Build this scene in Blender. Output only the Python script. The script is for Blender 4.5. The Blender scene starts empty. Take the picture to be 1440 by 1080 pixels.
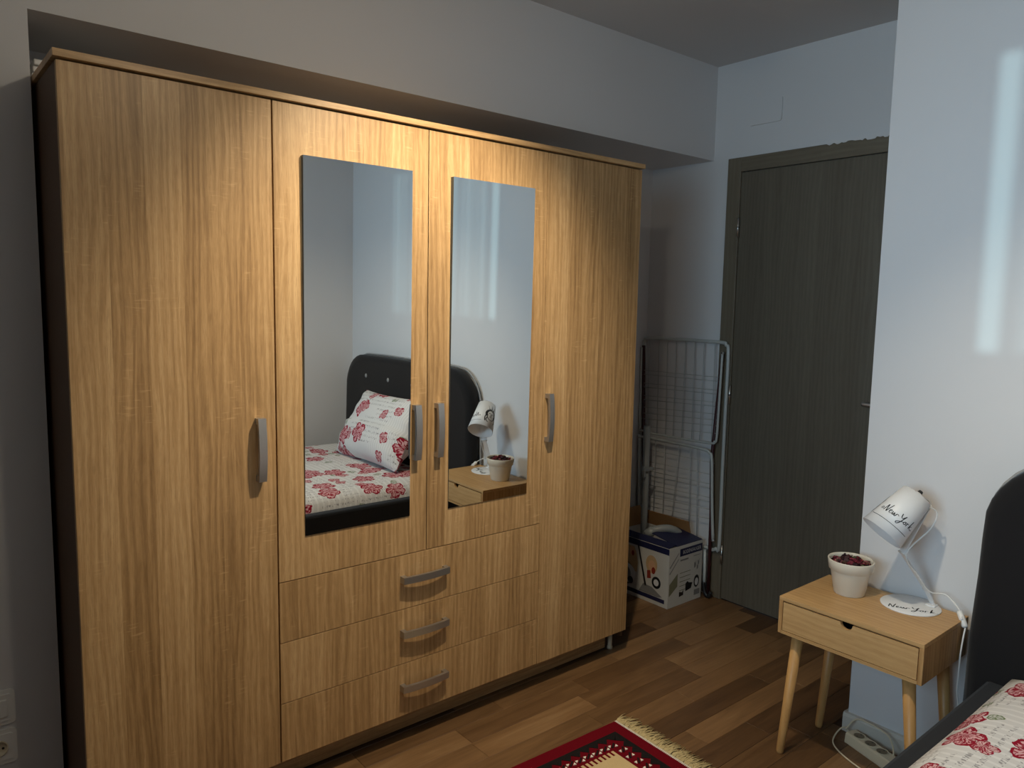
import bpy, bmesh, math, random
from mathutils import Vector, Matrix
random.seed(7)
PI = math.pi
scene = bpy.context.scene
COL = scene.collection

# ------------------------------------------------------------------ camera
cam_d = bpy.data.cameras.new('camera')
cam = bpy.data.objects.new('camera', cam_d); COL.objects.link(cam)
yaw, pit, rol, FPX = -0.6946, -0.1085, 0.0191, 1062.5
fwd = Vector((-math.sin(yaw)*math.cos(pit), math.cos(yaw)*math.cos(pit), math.sin(pit)))
rgt = Vector((math.cos(yaw), math.sin(yaw), 0)); up = rgt.cross(fwd)
c_, s_ = math.cos(rol), math.sin(rol)
r2, u2 = c_*rgt + s_*up, -s_*rgt + c_*up
CAM = Vector((-0.3307, -2.0208, 1.4661))
cam.matrix_world = Matrix(((r2.x, u2.x, -fwd.x, CAM.x), (r2.y, u2.y, -fwd.y, CAM.y), (r2.z, u2.z, -fwd.z, CAM.z), (0, 0, 0, 1)))
cam_d.sensor_width = 36; cam_d.sensor_fit = 'HORIZONTAL'; cam_d.lens = FPX/1440*36
cam_d.clip_start = 0.02
scene.camera = cam

# ------------------------------------------------------------------ world, daylight, exposure
scene.view_settings.view_transform = 'Standard'
scene.view_settings.look = 'None'
scene.view_settings.exposure = 0.0
scene.view_settings.gamma = 1.0
scene.view_settings.use_curve_mapping = False
world = bpy.data.worlds.new('world'); scene.world = world
world.use_nodes = True
bg = world.node_tree.nodes.get('Background') or world.node_tree.nodes.new('ShaderNodeBackground')
bg.inputs[0].default_value = (0.45, 0.62, 0.75, 1); bg.inputs[1].default_value = 0.5
scene.cycles.use_denoising = True
scene.cycles.sample_clamp_indirect = 8.0
scene.cycles.max_bounces = 10
scene.cycles.diffuse_bounces = 5
scene.cycles.caustics_reflective = True
scene.cycles.blur_glossy = 0.0

WIN = dict(x=-1.45, y0=-2.12, y1=-0.92, z0=1.13, z1=2.09)      # window opening in the left wall
sun_d = bpy.data.lights.new('daylight_sun', 'SUN'); sun_d.energy = 1.1; sun_d.color = (0.62, 0.95, 1.0); sun_d.angle = math.radians(0.6)
sun = bpy.data.objects.new('daylight_sun', sun_d); COL.objects.link(sun)
sdir = Vector((1, -0.045, 0.044)).normalized()
sun.rotation_euler = (-sdir).to_track_quat('Z', 'Y').to_euler(); sun.location = (-3, -1, 1.5)
sky_d = bpy.data.lights.new('daylight_sky', 'AREA'); sky_d.shape = 'RECTANGLE'
sky_d.size = 1.2; sky_d.size_y = 0.96; sky_d.energy = 10.5; sky_d.color = (0.54, 0.80, 1.0); sky_d.spread = math.radians(82)
sky = bpy.data.objects.new('daylight_sky', sky_d); COL.objects.link(sky)
sky.location = (WIN['x']+0.16, (WIN['y0']+WIN['y1'])/2, (WIN['z0']+WIN['z1'])/2)
sky.rotation_euler = Vector((-1, 0, 0)).to_track_quat('Z', 'Y').to_euler()
# ceiling spot bar (just above the frame), second head and bulb added as fill: position, aim, watts, cone
LAMP_C = (1.0, 0.86, 0.64); LAMP_R = 0.032; FILL_W = 7.5; FILL_BULB = Vector((0.43, -1.00, 2.28))
LAMP = Vector((0.97, -0.74, 2.36))
HEADS = [(LAMP, Vector((0.98, 0.0, 1.15)), 102.0, 95, 0.85), (LAMP+Vector((0.0, -0.30, 0.0)), Vector((1.56, -1.90, 0.40)), 68.0, 100, 1.0)]  # second head is added to brighten the bed, rear wall and nightstand

# ------------------------------------------------------------------ node helpers
class G:
    def __init__(s, name):
        s.m = bpy.data.materials.new(name); s.m.use_nodes = True
        s.t = s.m.node_tree; s.t.nodes.clear()
        s.out = s.t.nodes.new('ShaderNodeOutputMaterial')
    def n(s, typ, props=None, **inp):
        nd = s.t.nodes.new('ShaderNode' + typ)
        for k, v in (props or {}).items(): setattr(nd, k, v)
        for k, v in inp.items():
            key = int(k[1:]) if k[0] == '_' else k.replace('__', ' ')
            s.set(nd.inputs[key], v)
        return nd
    def set(s, sock, v):
        if isinstance(v, bpy.types.NodeSocket): s.t.links.new(v, sock)
        elif isinstance(v, bpy.types.Node): s.t.links.new(v.outputs[0], sock)
        else:
            if isinstance(v, tuple) and len(v) == 3 and sock.type == 'RGBA': v = (*v, 1)
            sock.default_value = v
    def ma(s, op, a, b=0.0, c=0.0, clamp=False):
        return s.n('Math', dict(operation=op, use_clamp=clamp), _0=a, _1=b, _2=c).outputs[0]
    def xyz(s, x, y, z): return s.n('CombineXYZ', None, X=x, Y=y, Z=z).outputs[0]
    def noise(s, vec, scale, detail=2.0, rough=0.5, dist=0.0):
        return s.n('TexNoise', None, Vector=vec, Scale=scale, Detail=detail, Roughness=rough, Distortion=dist).outputs[0]
    def ramp(s, fac, stops, interp='LINEAR'):
        nd = s.n('ValToRGB', None, Fac=fac); cr = nd.color_ramp; cr.interpolation = interp
        while len(cr.elements) < len(stops): cr.elements.new(0.5)
        for e, (p, c) in zip(cr.elements, stops):
            e.position = p; e.color = (c, c, c, 1) if not isinstance(c, tuple) else (*c[:3], 1)
        return nd.outputs[0]
    def mix(s, fac, a, b, mode='MIX'):
        nd = s.n('Mix', dict(data_type='RGBA', blend_type=mode))
        s.set(nd.inputs[0], fac); s.set(nd.inputs[6], a); s.set(nd.inputs[7], b)
        return nd.outputs[2]
    def bsdf(s, color, rough=0.5, metal=0.0, bump=None, bstr=0.2, bdist=0.002, spec=0.5, **kw):
        nd = s.n('BsdfPrincipled'); s.set(nd.inputs['Base Color'], color); s.set(nd.inputs['Roughness'], rough)
        s.set(nd.inputs['Metallic'], metal); s.set(nd.inputs['Specular IOR Level'], spec)
        for k, v in kw.items(): s.set(nd.inputs[k.replace('__', ' ')], v)
        if bump is not None:
            b = s.n('Bump', None, Strength=bstr, Distance=bdist, Height=bump); s.t.links.new(b.outputs[0], nd.inputs['Normal'])
        s.t.links.new(nd.outputs[0], s.out.inputs[0]); return s.m
def lin(r, g, b):
    f = lambda v: ((v/255+0.055)/1.055)**2.4 if v > 10 else v/255/12.92
    return (f(r), f(g), f(b))
def obj_xyz(g):
    sp = g.n('SeparateXYZ', None, Vector=g.n('TexCoord').outputs['Object'])
    return sp.outputs[0], sp.outputs[1], sp.outputs[2]

def plain(name, col, rough=0.5, metal=0.0, var=0.06, scale=60.0, bstr=0.05, spec=0.5):
    g = G(name); v = g.n('TexCoord').outputs['Object']
    nz = g.noise(v, scale, 3.0)
    c = g.mix(nz, tuple(x*(1-var) for x in col), tuple(min(1, x*(1+var)) for x in col))
    return g.bsdf(c, rough, metal, nz, bstr, 0.001, spec)
def wall_mat(name, col):
    g = G(name); v = g.n('TexCoord').outputs['Object']
    n1 = g.noise(v, 220.0, 3.0, 0.6); n2 = g.noise(v, 2.2, 2.0)
    c = g.mix(n2, tuple(x*0.97 for x in col), col)
    return g.bsdf(c, 0.75, 0.0, n1, 0.10, 0.0015, 0.25)
def oak(name, cols, grain='Z', strip=0.085, ticks=0.26, per_object=True, rough=0.42, fine=1.0, contrast=1.0, spec=0.4):
    """printed oak decor: strips of differing tone, long grain and pale saw marks"""
    g = G(name); x, y, z = obj_xyz(g)
    al, ac = {'Z': (z, g.ma('ADD', x, y)), 'X': (x, g.ma('ADD', y, z)), 'Y': (y, g.ma('ADD', x, z))}[grain]
    if per_object:
        rnd = g.n('ObjectInfo').outputs['Random']
        al = g.ma('ADD', al, g.ma('MULTIPLY', rnd, 37.0)); ac2 = g.ma('ADD', ac, g.ma('MULTIPLY', rnd, 11.3))
    else:
        rnd = 0.5; ac2 = ac
    wob = g.ma('MULTIPLY', g.ma('SUBTRACT', g.noise(g.xyz(g.ma('MULTIPLY', ac2, 9.0), g.ma('MULTIPLY', al, 1.1), 0.0), 1.0, 2.0), 0.5), 0.05)
    acw = g.ma('ADD', ac2, wob)
    sid = g.ma('FLOOR', g.ma('DIVIDE', ac2, strip))
    wn = g.n('TexWhiteNoise', dict(noise_dimensions='1D')); g.set(wn.inputs['W'], sid)
    tone = wn.outputs['Value']
    soft = g.noise(g.xyz(g.ma('MULTIPLY', acw, 14.0), g.ma('MULTIPLY', al, 0.7), tone), 1.0, 2.0)
    long_ = g.noise(g.xyz(g.ma('MULTIPLY', acw, 190.0), g.ma('MULTIPLY', al, 4.0), tone), 1.0, 5.0, 0.65)
    fine_ = g.noise(g.xyz(g.ma('MULTIPLY', acw, 620.0), g.ma('MULTIPLY', al, 22.0), 0.0), 1.0, 2.0, 0.6)
    rings = g.n('TexWave', dict(wave_type='BANDS', bands_direction='X'), Vector=g.xyz(acw, g.ma('MULTIPLY', al, 0.09), tone),
                Scale=16.0, Distortion=9.0, Detail=3.0, Detail__Scale=1.2).outputs['Fac']
    mott = g.noise(g.xyz(g.ma('MULTIPLY', acw, 60.0), g.ma('MULTIPLY', al, 9.0), tone), 1.0, 4.0, 0.7, 1.2)
    f = g.ma('ADD', g.ma('MULTIPLY', tone, 0.17), g.ma('MULTIPLY', soft, 0.42))
    f = g.ma('ADD', f, g.ma('MULTIPLY', long_, 0.50*fine)); f = g.ma('ADD', f, g.ma('MULTIPLY', rings, 0.14)); f = g.ma('ADD', f, g.ma('MULTIPLY', mott, 0.30))
    f = g.ma('ADD', g.ma('MULTIPLY', g.ma('SUBTRACT', f, 0.765), contrast*1.9), 0.5, clamp=True)
    col = g.ramp(f, [(0.0, cols[0]), (0.5, cols[1]), (1.0, cols[2])])
    pores = g.ramp(fine_, [(0.36, 1.0), (0.5, 0.0)])
    col = g.mix(g.ma('MULTIPLY', pores, 0.35*fine), col, cols[0])
    if ticks > 0:
        tk = g.noise(g.xyz(g.ma('MULTIPLY', ac2, 26.0), g.ma('MULTIPLY', al, 170.0), tone), 1.0, 1.0)
        msk = g.noise(g.xyz(g.ma('MULTIPLY', ac2, 16.0), g.ma('MULTIPLY', al, 5.0), 3.3), 1.0, 1.0)
        tkf = g.ma('MULTIPLY', g.ramp(tk, [(0.60, 0.0), (0.72, 1.0)]), g.ramp(msk, [(0.58, 0.0), (0.68, 1.0)]))
        col = g.mix(g.ma('MULTIPLY', tkf, ticks), col, tuple(min(1, c*1.25) for c in cols[2]))
    return g.bsdf(col, rough, 0.0, long_, 0.12, 0.0006, spec)

M = {}
M['wall'] = wall_mat('white_wall_paint', (0.68, 0.68, 0.69))
M['ceiling'] = wall_mat('white_ceiling_paint', (0.60, 0.585, 0.575))
M['oak'] = oak('sonoma_oak_decor', (lin(138, 106, 68), lin(180, 144, 99), lin(206, 172, 126)))
M['oak_x'] = oak('sonoma_oak_edge', (lin(138, 106, 68), lin(180, 144, 99), lin(206, 172, 126)), 'X', 0.05, 0.2)
M['oak_dark'] = oak('shadowed_plinth_oak', (lin(116, 78, 46), lin(140, 98, 60), lin(160, 118, 76)), 'X', 0.06, 0.1)
M['carcass'] = plain('carcass_board', lin(84, 58, 36), 0.6)
M['door'] = oak('grey_brown_door_veneer', (lin(88, 80, 68), lin(106, 99, 86), lin(121, 115, 101)), 'Z', 0.9, 0.0, False, 0.5, 0.6, 0.6)
M['trim'] = oak('grey_brown_door_trim', (lin(94, 85, 71), lin(112, 103, 87), lin(126, 118, 102)), 'Z', 0.2, 0.0, False, 0.5, 0.7, 0.7)
M['trim_y'] = oak('grey_brown_head_trim', (lin(94, 85, 71), lin(112, 103, 87), lin(126, 118, 102)), 'Y', 0.2, 0.0, False, 0.5, 0.7, 0.7)
M['nickel'] = plain('satin_nickel', (0.46, 0.45, 0.44), 0.36, 0.9, 0.03, 300.0, 0.02)
M['steel'] = plain('brushed_steel', (0.62, 0.61, 0.60), 0.3, 1.0, 0.03)
M['black'] = plain('black_plastic', (0.012, 0.012, 0.013), 0.4)
M['white_plastic'] = plain('white_plastic', (0.78, 0.78, 0.76), 0.35, 0.0, 0.02)
M['beige_plastic'] = plain('beige_plastic', lin(214, 204, 178), 0.4, 0.0, 0.03)
M['white_metal'] = plain('white_lacquered_metal', (0.80, 0.81, 0.82), 0.4, 0.0, 0.02)
M['ink'] = plain('black_ink', (0.012, 0.012, 0.014), 0.6)
M['pot'] = plain('cream_glazed_clay', lin(226, 219, 203), 0.35, 0.0, 0.03, 30)
M['bamboo'] = oak('pale_nightstand_oak', (lin(168, 128, 80), lin(196, 158, 108), lin(212, 178, 130)), 'Y', 0.16, 0.0, True, 0.45, 0.8, 0.7)
M['bamboo_side'] = oak('nightstand_side_oak', (lin(150, 110, 66), lin(190, 150, 100), lin(210, 174, 124)), 'Z', 0.035, 0.0, True, 0.45, 0.8, 0.9)
M['leg'] = oak('turned_leg_oak', (lin(168, 124, 72), lin(196, 152, 96), lin(210, 170, 114)), 'Z', 0.2, 0.0, True, 0.4, 0.7, 0.6)
M['fabric'] = None
g = G('charcoal_upholstery'); v = g.n('TexCoord').outputs['Object']
wv = g.noise(v, 900.0, 2.0, 0.7); ws = g.noise(v, 5.0, 3.0)
M['fabric'] = g.bsdf(g.mix(wv, (0.005, 0.005, 0.006), (0.013, 0.013, 0.015)), 0.9, 0.0, wv, 0.35, 0.001, 0.2, Sheen__Weight=0.15)
M['piping'] = plain('grey_piping', (0.30, 0.30, 0.30), 0.7)
g = G('mirror_glass'); M['mirror'] = g.bsdf((0.83, 0.85, 0.84), 0.0, 1.0)
M['mirror_edge'] = plain('mirror_edge_glass', (0.05, 0.06, 0.055), 0.3)
M['rack'] = plain('pale_grey_rack_lacquer', (0.50, 0.53, 0.52), 0.4, 0.1, 0.04)
M['rack_wire'] = plain('rack_wire_lacquer', (0.42, 0.44, 0.44), 0.4, 0.1, 0.04)
M['rack_leg'] = plain('dark_red_rack_leg', (0.045, 0.008, 0.010), 0.45)
M['cardboard'] = plain('brown_cardboard', lin(150, 112, 70), 0.8, 0.0, 0.1, 20)
M['box_print'] = plain('white_printed_carton', (0.52, 0.51, 0.48), 0.55, 0.0, 0.05, 14)
M['navy'] = plain('navy_print', lin(26, 30, 66), 0.5)
M['box_white'] = plain('white_print', (0.62, 0.62, 0.62), 0.5)
M['box_grey'] = plain('grey_print', (0.20, 0.20, 0.20), 0.5)
M['box_tan'] = plain('tan_print', lin(190, 160, 120), 0.5)
M['box_skin'] = plain('skin_tone_print', lin(205, 160, 125), 0.5)
M['box_red'] = plain('red_brown_print', lin(140, 50, 36), 0.5)
M['box_olive'] = plain('olive_print', lin(120, 120, 96), 0.5)
M['hose'] = plain('grey_hose_plastic', (0.27, 0.29, 0.29), 0.4)
M['rug_red'] = plain('crimson_wool', lin(98, 6, 20), 0.95, 0.0, 0.22, 420, 0.5, 0.1)
M['rug_black'] = plain('black_wool', (0.012, 0.010, 0.010), 0.95, 0.0, 0.2, 420, 0.5, 0.1)
M['rug_cream'] = plain('cream_wool', lin(196, 172, 128), 0.95, 0.0, 0.14, 420, 0.5, 0.1)
M['rug_white'] = plain('white_wool', lin(226, 220, 206), 0.95, 0.0, 0.12, 420, 0.5, 0.1)
M['fringe'] = plain('cream_fringe_thread', lin(190, 172, 128), 0.9, 0.0, 0.18, 90, 0.3, 0.1)
g = G('glass_pane')
tr = g.n('BsdfTransparent', None, Color=(0.95, 0.97, 0.97)); gl = g.n('BsdfGlossy', None, Roughness=0.0)
g.t.links.new(g.n('MixShader', None, _0=0.06, _1=tr, _2=gl).outputs[0], g.out.inputs[0]); M['glass'] = g.m
g = G('sheer_curtain_voile')     # woven voile: denser where the pleats bunch
cx, cy, cz = obj_xyz(g)
pl = g.noise(g.xyz(g.ma('MULTIPLY', cy, 15.0), 0.0, 0.0), 1.0, 2.0, 0.5)
dens = g.ramp(pl, [(0.40, 0.92), (0.60, 0.50)])
trn = g.n('BsdfTransparent', None, Color=(1, 1, 1)); tl = g.n('BsdfTranslucent', None, Color=(0.32, 0.33, 0.34))
g.t.links.new(g.n('MixShader', None, _0=dens, _1=trn, _2=tl).outputs[0], g.out.inputs[0]); M['voile'] = g.m
# floor planks: every plank object has its own tone
g = G('laminate_plank'); x, y, z = obj_xyz(g); rnd = g.n('ObjectInfo').outputs['Random']
ax = g.ma('ADD', x, g.ma('MULTIPLY', rnd, 53.0)); ay = g.ma('ADD', y, g.ma('MULTIPLY', rnd, 7.7))
gr = g.noise(g.xyz(g.ma('MULTIPLY', ax, 5.0), g.ma('MULTIPLY', ay, 120.0), rnd), 1.0, 5.0, 0.65, 0.4)
bl = g.noise(g.xyz(g.ma('MULTIPLY', ax, 2.6), g.ma('MULTIPLY', ay, 22.0), rnd), 1.0, 3.0, 0.6, 0.8)
tone = g.ma('FRACT', g.ma('MULTIPLY', rnd, 91.7))
f = g.ma('ADD', g.ma('MULTIPLY', tone, 0.52), g.ma('ADD', g.ma('MULTIPLY', gr, 0.40), g.ma('MULTIPLY', bl, 0.50)))
col = g.ramp(g.ma('SUBTRACT', f, 0.20), [(0.10, lin(62, 42, 26)), (0.45, lin(94, 68, 43)), (0.75, lin(126, 95, 63)), (1.0, lin(150, 121, 86))])
M['plank'] = g.bsdf(col, 0.38, 0.0, gr, 0.08, 0.0005, 0.45)
M['floor_base'] = plain('plank_joint', lin(58, 38, 22), 0.8)
# floral bed linen: satin stripe, crimson blossoms, green leaves, faint script
def floral(name, coord, stripe=60.0):
    g = G(name); uv = g.n('TexCoord').outputs[coord]
    if coord == 'Object':
        sp = g.n('SeparateXYZ', None, Vector=uv); uv = g.xyz(sp.outputs[0], g.ma('ADD', sp.outputs[1], g.ma('SUBTRACT', 0.25, sp.outputs[2])), 0.0)
    jig = g.n('VectorMath', dict(operation='SCALE'), Vector=g.n('VectorMath', dict(operation='SUBTRACT'), _0=g.n('TexNoise', None, Vector=uv, Scale=34.0, Detail=3.0).outputs[1], _1=(0.5, 0.5, 0.5)).outputs[0], Scale=0.030).outputs[0]
    uvj = g.n('VectorMath', dict(operation='ADD'), _0=uv, _1=jig).outputs[0]
    def blossoms(scale, size, petals, keep, off, rnd_=0.85):
        vv = g.n('VectorMath', dict(operation='ADD'), _0=uvj, _1=off).outputs[0]
        vo = g.n('TexVoronoi', dict(voronoi_dimensions='2D', feature='F1'), Vector=vv, Scale=scale, Randomness=rnd_)
        d = g.n('VectorMath', dict(operation='SUBTRACT'), _0=vv, _1=vo.outputs['Position']).outputs[0]
        sp = g.n('SeparateXYZ', None, Vector=d); cs = g.n('SeparateColor', None, Color=vo.outputs['Color'])
        r = g.ma('SQRT', g.ma('ADD', g.ma('POWER', sp.outputs[0], 2.0), g.ma('POWER', sp.outputs[1], 2.0)))
        th = g.ma('ARCTAN2', sp.outputs[1], sp.outputs[0])
        ph = g.ma('MULTIPLY', cs.outputs[1], 6.28)
        R = g.ma('MULTIPLY', g.ma('ADD', 0.58, g.ma('MULTIPLY', g.ma('SQRT', g.ma('ABSOLUTE', g.ma('SINE', g.ma('ADD', g.ma('MULTIPLY', th, petals/2), ph)))), 0.42)), size)
        inside = g.ma('LESS_THAN', r, R); on = g.ma('GREATER_THAN', cs.outputs[0], 1-keep)
        streak = g.noise(g.xyz(g.ma('MULTIPLY', th, 6.0), g.ma('MULTIPLY', r, 55.0), cs.outputs[2]), 1.0, 2.0, 0.6)
        rim = g.ma('GREATER_THAN', g.ma('DIVIDE', r, R), 0.86)
        ink = g.ma('MAXIMUM', g.ramp(streak, [(0.46, 0.0), (0.53, 1.0)]), rim)
        return g.ma('MULTIPLY', inside, on), ink, r
    m1, i1, r1 = blossoms(5.6, 0.062, 5.0, 0.62, (0.0, 0.0, 0.0))
    m2, i2, r2_ = blossoms(8.5, 0.034, 4.0, 0.50, (0.43, 0.21, 0.0))
    m3, i3, r3 = blossoms(9.0, 0.022, 2.0, 0.40, (0.11, 0.77, 0.0))
    sp = g.n('SeparateXYZ', None, Vector=uv); u, v_ = sp.outputs[0], sp.outputs[1]
    st = g.ramp(g.ma('SINE', g.ma('MULTIPLY', u, stripe*2*PI)), [(0.45, 0.0), (0.55, 1.0)])
    base = g.mix(st, lin(212, 211, 210), lin(224, 223, 222))
    row = g.ma('MULTIPLY', v_, 34.0); rf = g.ma('FRACT', row)
    band = g.ma('MULTIPLY', g.ma('GREATER_THAN', rf, 0.30), g.ma('LESS_THAN', rf, 0.72))
    ch = g.noise(g.xyz(g.ma('MULTIPLY', u, 170.0), g.ma('MULTIPLY', row, 2.2), 0.0), 1.0, 1.0)
    zone = g.noise(g.xyz(g.ma('MULTIPLY', u, 4.2), g.ma('MULTIPLY', v_, 5.5), 4.0), 1.0, 1.0)
    script = g.ma('MULTIPLY', g.ma('MULTIPLY', band, g.ramp(ch, [(0.54, 0.0), (0.57, 1.0)])), g.ramp(zone, [(0.47, 0.0), (0.50, 1.0)]))
    base = g.mix(g.ma('MULTIPLY', script, 0.70), base, lin(120, 118, 122))
    base = g.mix(g.ma('MULTIPLY', m3, i3), base, lin(112, 128, 92))
    base = g.mix(m2, base, g.mix(i2, lin(222, 190, 190), lin(150, 22, 50)))
    base = g.mix(m1, base, g.mix(i1, lin(220, 176, 180), lin(146, 12, 42)))
    nb = g.noise(uv, 8.0, 3.0)
    return g.bsdf(base, 0.85, 0.0, nb, 0.15, 0.01, 0.2)
M['linen'] = floral('floral_sheet_cotton', 'Object', 34.0)
M['pillow'] = floral('floral_pillow_cotton', 'UV', 60.0)
for nm, c in (('petal_dark', (0.045, 0.012, 0.014)), ('petal_red', (0.20, 0.018, 0.030)), ('petal_pink', (0.34, 0.10, 0.11)), ('petal_green', (0.10, 0.11, 0.04)), ('petal_brown', (0.09, 0.04, 0.02))):
    M[nm] = plain(nm, c, 0.7, 0.0, 0.3, 80)

# ------------------------------------------------------------------ mesh helpers
class MB:
    def __init__(s): s.v = []; s.f = []; s.uv = None; s.sm = []
    def add(s, vs, fs, smooth=False):
        o = len(s.v); s.v += [tuple(p) for p in vs]; s.f += [tuple(i+o for i in q) for q in fs]; s.sm += [smooth]*len(fs); return s
    def box(s, x0, x1, y0, y1, z0, z1, ch=0.0):
        x0, x1 = sorted((x0, x1)); y0, y1 = sorted((y0, y1)); z0, z1 = sorted((z0, z1))
        if ch <= 0:
            vs = [(x, y, z) for z in (z0, z1) for y in (y0, y1) for x in (x0, x1)]
            return s.add(vs, [(0, 2, 3, 1), (4, 5, 7, 6), (0, 1, 5, 4), (2, 6, 7, 3), (0, 4, 6, 2), (1, 3, 7, 5)])
        bm = bmesh.new(); bmesh.ops.create_cube(bm, size=1.0)
        for w in bm.verts: w.co = ((x0+x1)/2+w.co.x*(x1-x0), (y0+y1)/2+w.co.y*(y1-y0), (z0+z1)/2+w.co.z*(z1-z0))
        bmesh.ops.bevel(bm, geom=bm.edges[:], offset=ch, segments=2, profile=0.5, affect='EDGES')
        bm.verts.index_update(); vs = [tuple(w.co) for w in bm.verts]; fs = [tuple(w.index for w in f.verts) for f in bm.faces]; bm.free()
        return s.add(vs, fs)
    def prism(s, pts, fn, d0, d1, smooth=False):
        """polygon pts (2D), fn(a,b,d)->xyz, extruded from d0 to d1"""
        n = len(pts)
        vs = [fn(a, b, d0) for a, b in pts] + [fn(a, b, d1) for a, b in pts]
        fs = [tuple(range(n))[::-1], tuple(range(n, 2*n))]
        s.add(vs, fs); o = len(s.v)-2*n
        for i in range(n):
            j = (i+1) % n; s.f.append((o+i, o+j, o+n+j, o+n+i)); s.sm.append(smooth)
        return s
    def tube(s, pts, r, n=8, closed=False, caps=True):
        pts = [Vector(p) for p in pts]; k = len(pts); rs = r if isinstance(r, (list, tuple)) else [r]*k
        o = len(s.v); nrm = None
        for i, p in enumerate(pts):
            a = pts[i-1] if (i > 0 or closed) else p; b = pts[(i+1) % k] if (i < k-1 or closed) else p
            t = (b-a).normalized()
            if nrm is None:
                nrm = t.orthogonal().normalized()
            nrm = (nrm - t*nrm.dot(t))
            nrm = nrm.normalized() if nrm.length > 1e-6 else t.orthogonal().normalized()
            bi = t.cross(nrm)
            for q in range(n):
                a_ = 2*PI*q/n; s.v.append(tuple(p + rs[i]*(math.cos(a_)*nrm + math.sin(a_)*bi)))
        for i in range(k if closed else k-1):
            for q in range(n):
                i2 = (i+1) % k
                s.f.append((o+i*n+q, o+i*n+(q+1) % n, o+i2*n+(q+1) % n, o+i2*n+q)); s.sm.append(True)
        if caps and not closed:
            s.f.append(tuple(o+q for q in range(n))[::-1]); s.f.append(tuple(o+(k-1)*n+q for q in range(n))); s.sm += [False, False]
        return s
    def lathe(s, prof, c, axis=(0, 0, 1), n=32, cap0=True, cap1=True):
        ax = Vector(axis).normalized(); e1 = ax.orthogonal().normalized(); e2 = ax.cross(e1); c = Vector(c); o = len(s.v)
        for r, h in prof:
            for q in range(n):
                a = 2*PI*q/n; s.v.append(tuple(c + ax*h + r*(math.cos(a)*e1+math.sin(a)*e2)))
        for i in range(len(prof)-1):
            for q in range(n):
                s.f.append((o+i*n+q, o+i*n+(q+1) % n, o+(i+1)*n+(q+1) % n, o+(i+1)*n+q)); s.sm.append(True)
        if cap0: s.f.append(tuple(o+q for q in range(n))[::-1]); s.sm.append(False)
        if cap1: s.f.append(tuple(o+(len(prof)-1)*n+q for q in range(n))); s.sm.append(False)
        return s
    def build(s, name, mat, parent=None, origin=None, autosmooth=True):
        o_ = Vector(origin) if origin is not None else (Vector(parent['_o']) if parent is not None else Vector((0, 0, 0)))
        me = bpy.data.meshes.new(name)
        me.from_pydata([tuple(Vector(p)-o_) for p in s.v], [], s.f)
        bm = bmesh.new(); bm.from_mesh(me); bmesh.ops.recalc_face_normals(bm, faces=bm.faces[:]); bm.to_mesh(me); bm.free()
        if len(me.polygons) == len(s.sm): me.polygons.foreach_set('use_smooth', s.sm)
        me.materials.append(M[mat] if isinstance(mat, str) else mat)
        ob = bpy.data.objects.new(name, me); COL.objects.link(ob)
        if parent is not None: ob.parent = parent
        else: ob.location = o_
        ob['_o'] = tuple(o_)
        return ob
def thing(name, loc, label=None, cat=None, group=None, kind=None):
    e = bpy.data.objects.new(name, None); COL.objects.link(e); e.location = loc; e.empty_display_size = 0.1; e['_o'] = tuple(loc)
    return tag(e, label, cat, group, kind)
def tag(o, label=None, cat=None, group=None, kind=None):
    if label: o['label'] = label
    if cat: o['category'] = cat
    if group: o['group'] = group
    if kind: o['kind'] = kind
    return o
def bx(name, mat, parent, *a, ch=0.0, origin=None): return MB().box(*a, ch=ch).build(name, mat, parent, origin)
def catmull(P, k=6, closed=False):
    P = [Vector(p) for p in P]; n = len(P); out = []
    for i in range(n if closed else n-1):
        p0 = P[(i-1) % n] if (closed or i > 0) else P[0]; p1 = P[i]; p2 = P[(i+1) % n]; p3 = P[(i+2) % n] if (closed or i+2 < n) else P[-1]
        for q in range(k):
            t = q/k; out.append(0.5*((2*p1)+(p2-p0)*t+(2*p0-5*p1+4*p2-p3)*t*t+(3*p1-p0-3*p2+p3)*t**3))
    if not closed: out.append(P[-1])
    return out
def struct(name, mb, mat, parent=None, origin=None):
    o = mb.build(name, mat, parent, origin)
    if parent is None: o['kind'] = 'structure'
    return o

# ------------------------------------------------------------------ room shell
XD, XP, YF, YB, YK, ZC = 2.838, 2.187, -2.764, 0.273, 0.655, 2.6085
YPC, ZBM, XW = -0.866, 2.168, -1.45
XPIL = -0.012
struct('wall_back', MB().box(XW-0.1, XD+0.1, YK, YK+0.1, -0.02, ZC), 'wall')
struct('wall_beam', MB().box(XW, XD, YB, YK, ZBM, ZC), 'wall')
struct('wall_niche', MB().box(XW, XPIL, YB, YB+0.10, 0, ZBM), 'wall')
struct('wall_headboard', MB().box(XP, XP+0.12, YF, YPC, 0, ZC), 'wall')
struct('wall_recess', MB().box(XP+0.12, XD+0.1, YPC-0.1, YPC, 0, ZC), 'wall')
struct('wall_front', MB().box(XW-0.1, XP+0.12, YF-0.1, YF, -0.02, ZC), 'wall')
DY0, DY1, DZ = 0.120, -0.715, 2.105      # door opening
wr = MB(); wr.box(XD, XD+0.12, DY0, YK, 0, ZC); wr.box(XD, XD+0.12, YPC, DY1, 0, ZC); wr.box(XD, XD+0.12, DY1, DY0, DZ, ZC)
struct('wall_right', wr, 'wall')
wl = MB(); w = WIN
wl.box(XW-0.12, XW, YF, w['y0'], 0, ZC); wl.box(XW-0.12, XW, w['y1'], YK, 0, ZC); wl.box(XW-0.12, XW, w['y0'], w['y1'], 0, w['z0']); wl.box(XW-0.12, XW, w['y0'], w['y1'], w['z1'], ZC)
struct('wall_left', wl, 'wall')
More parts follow.
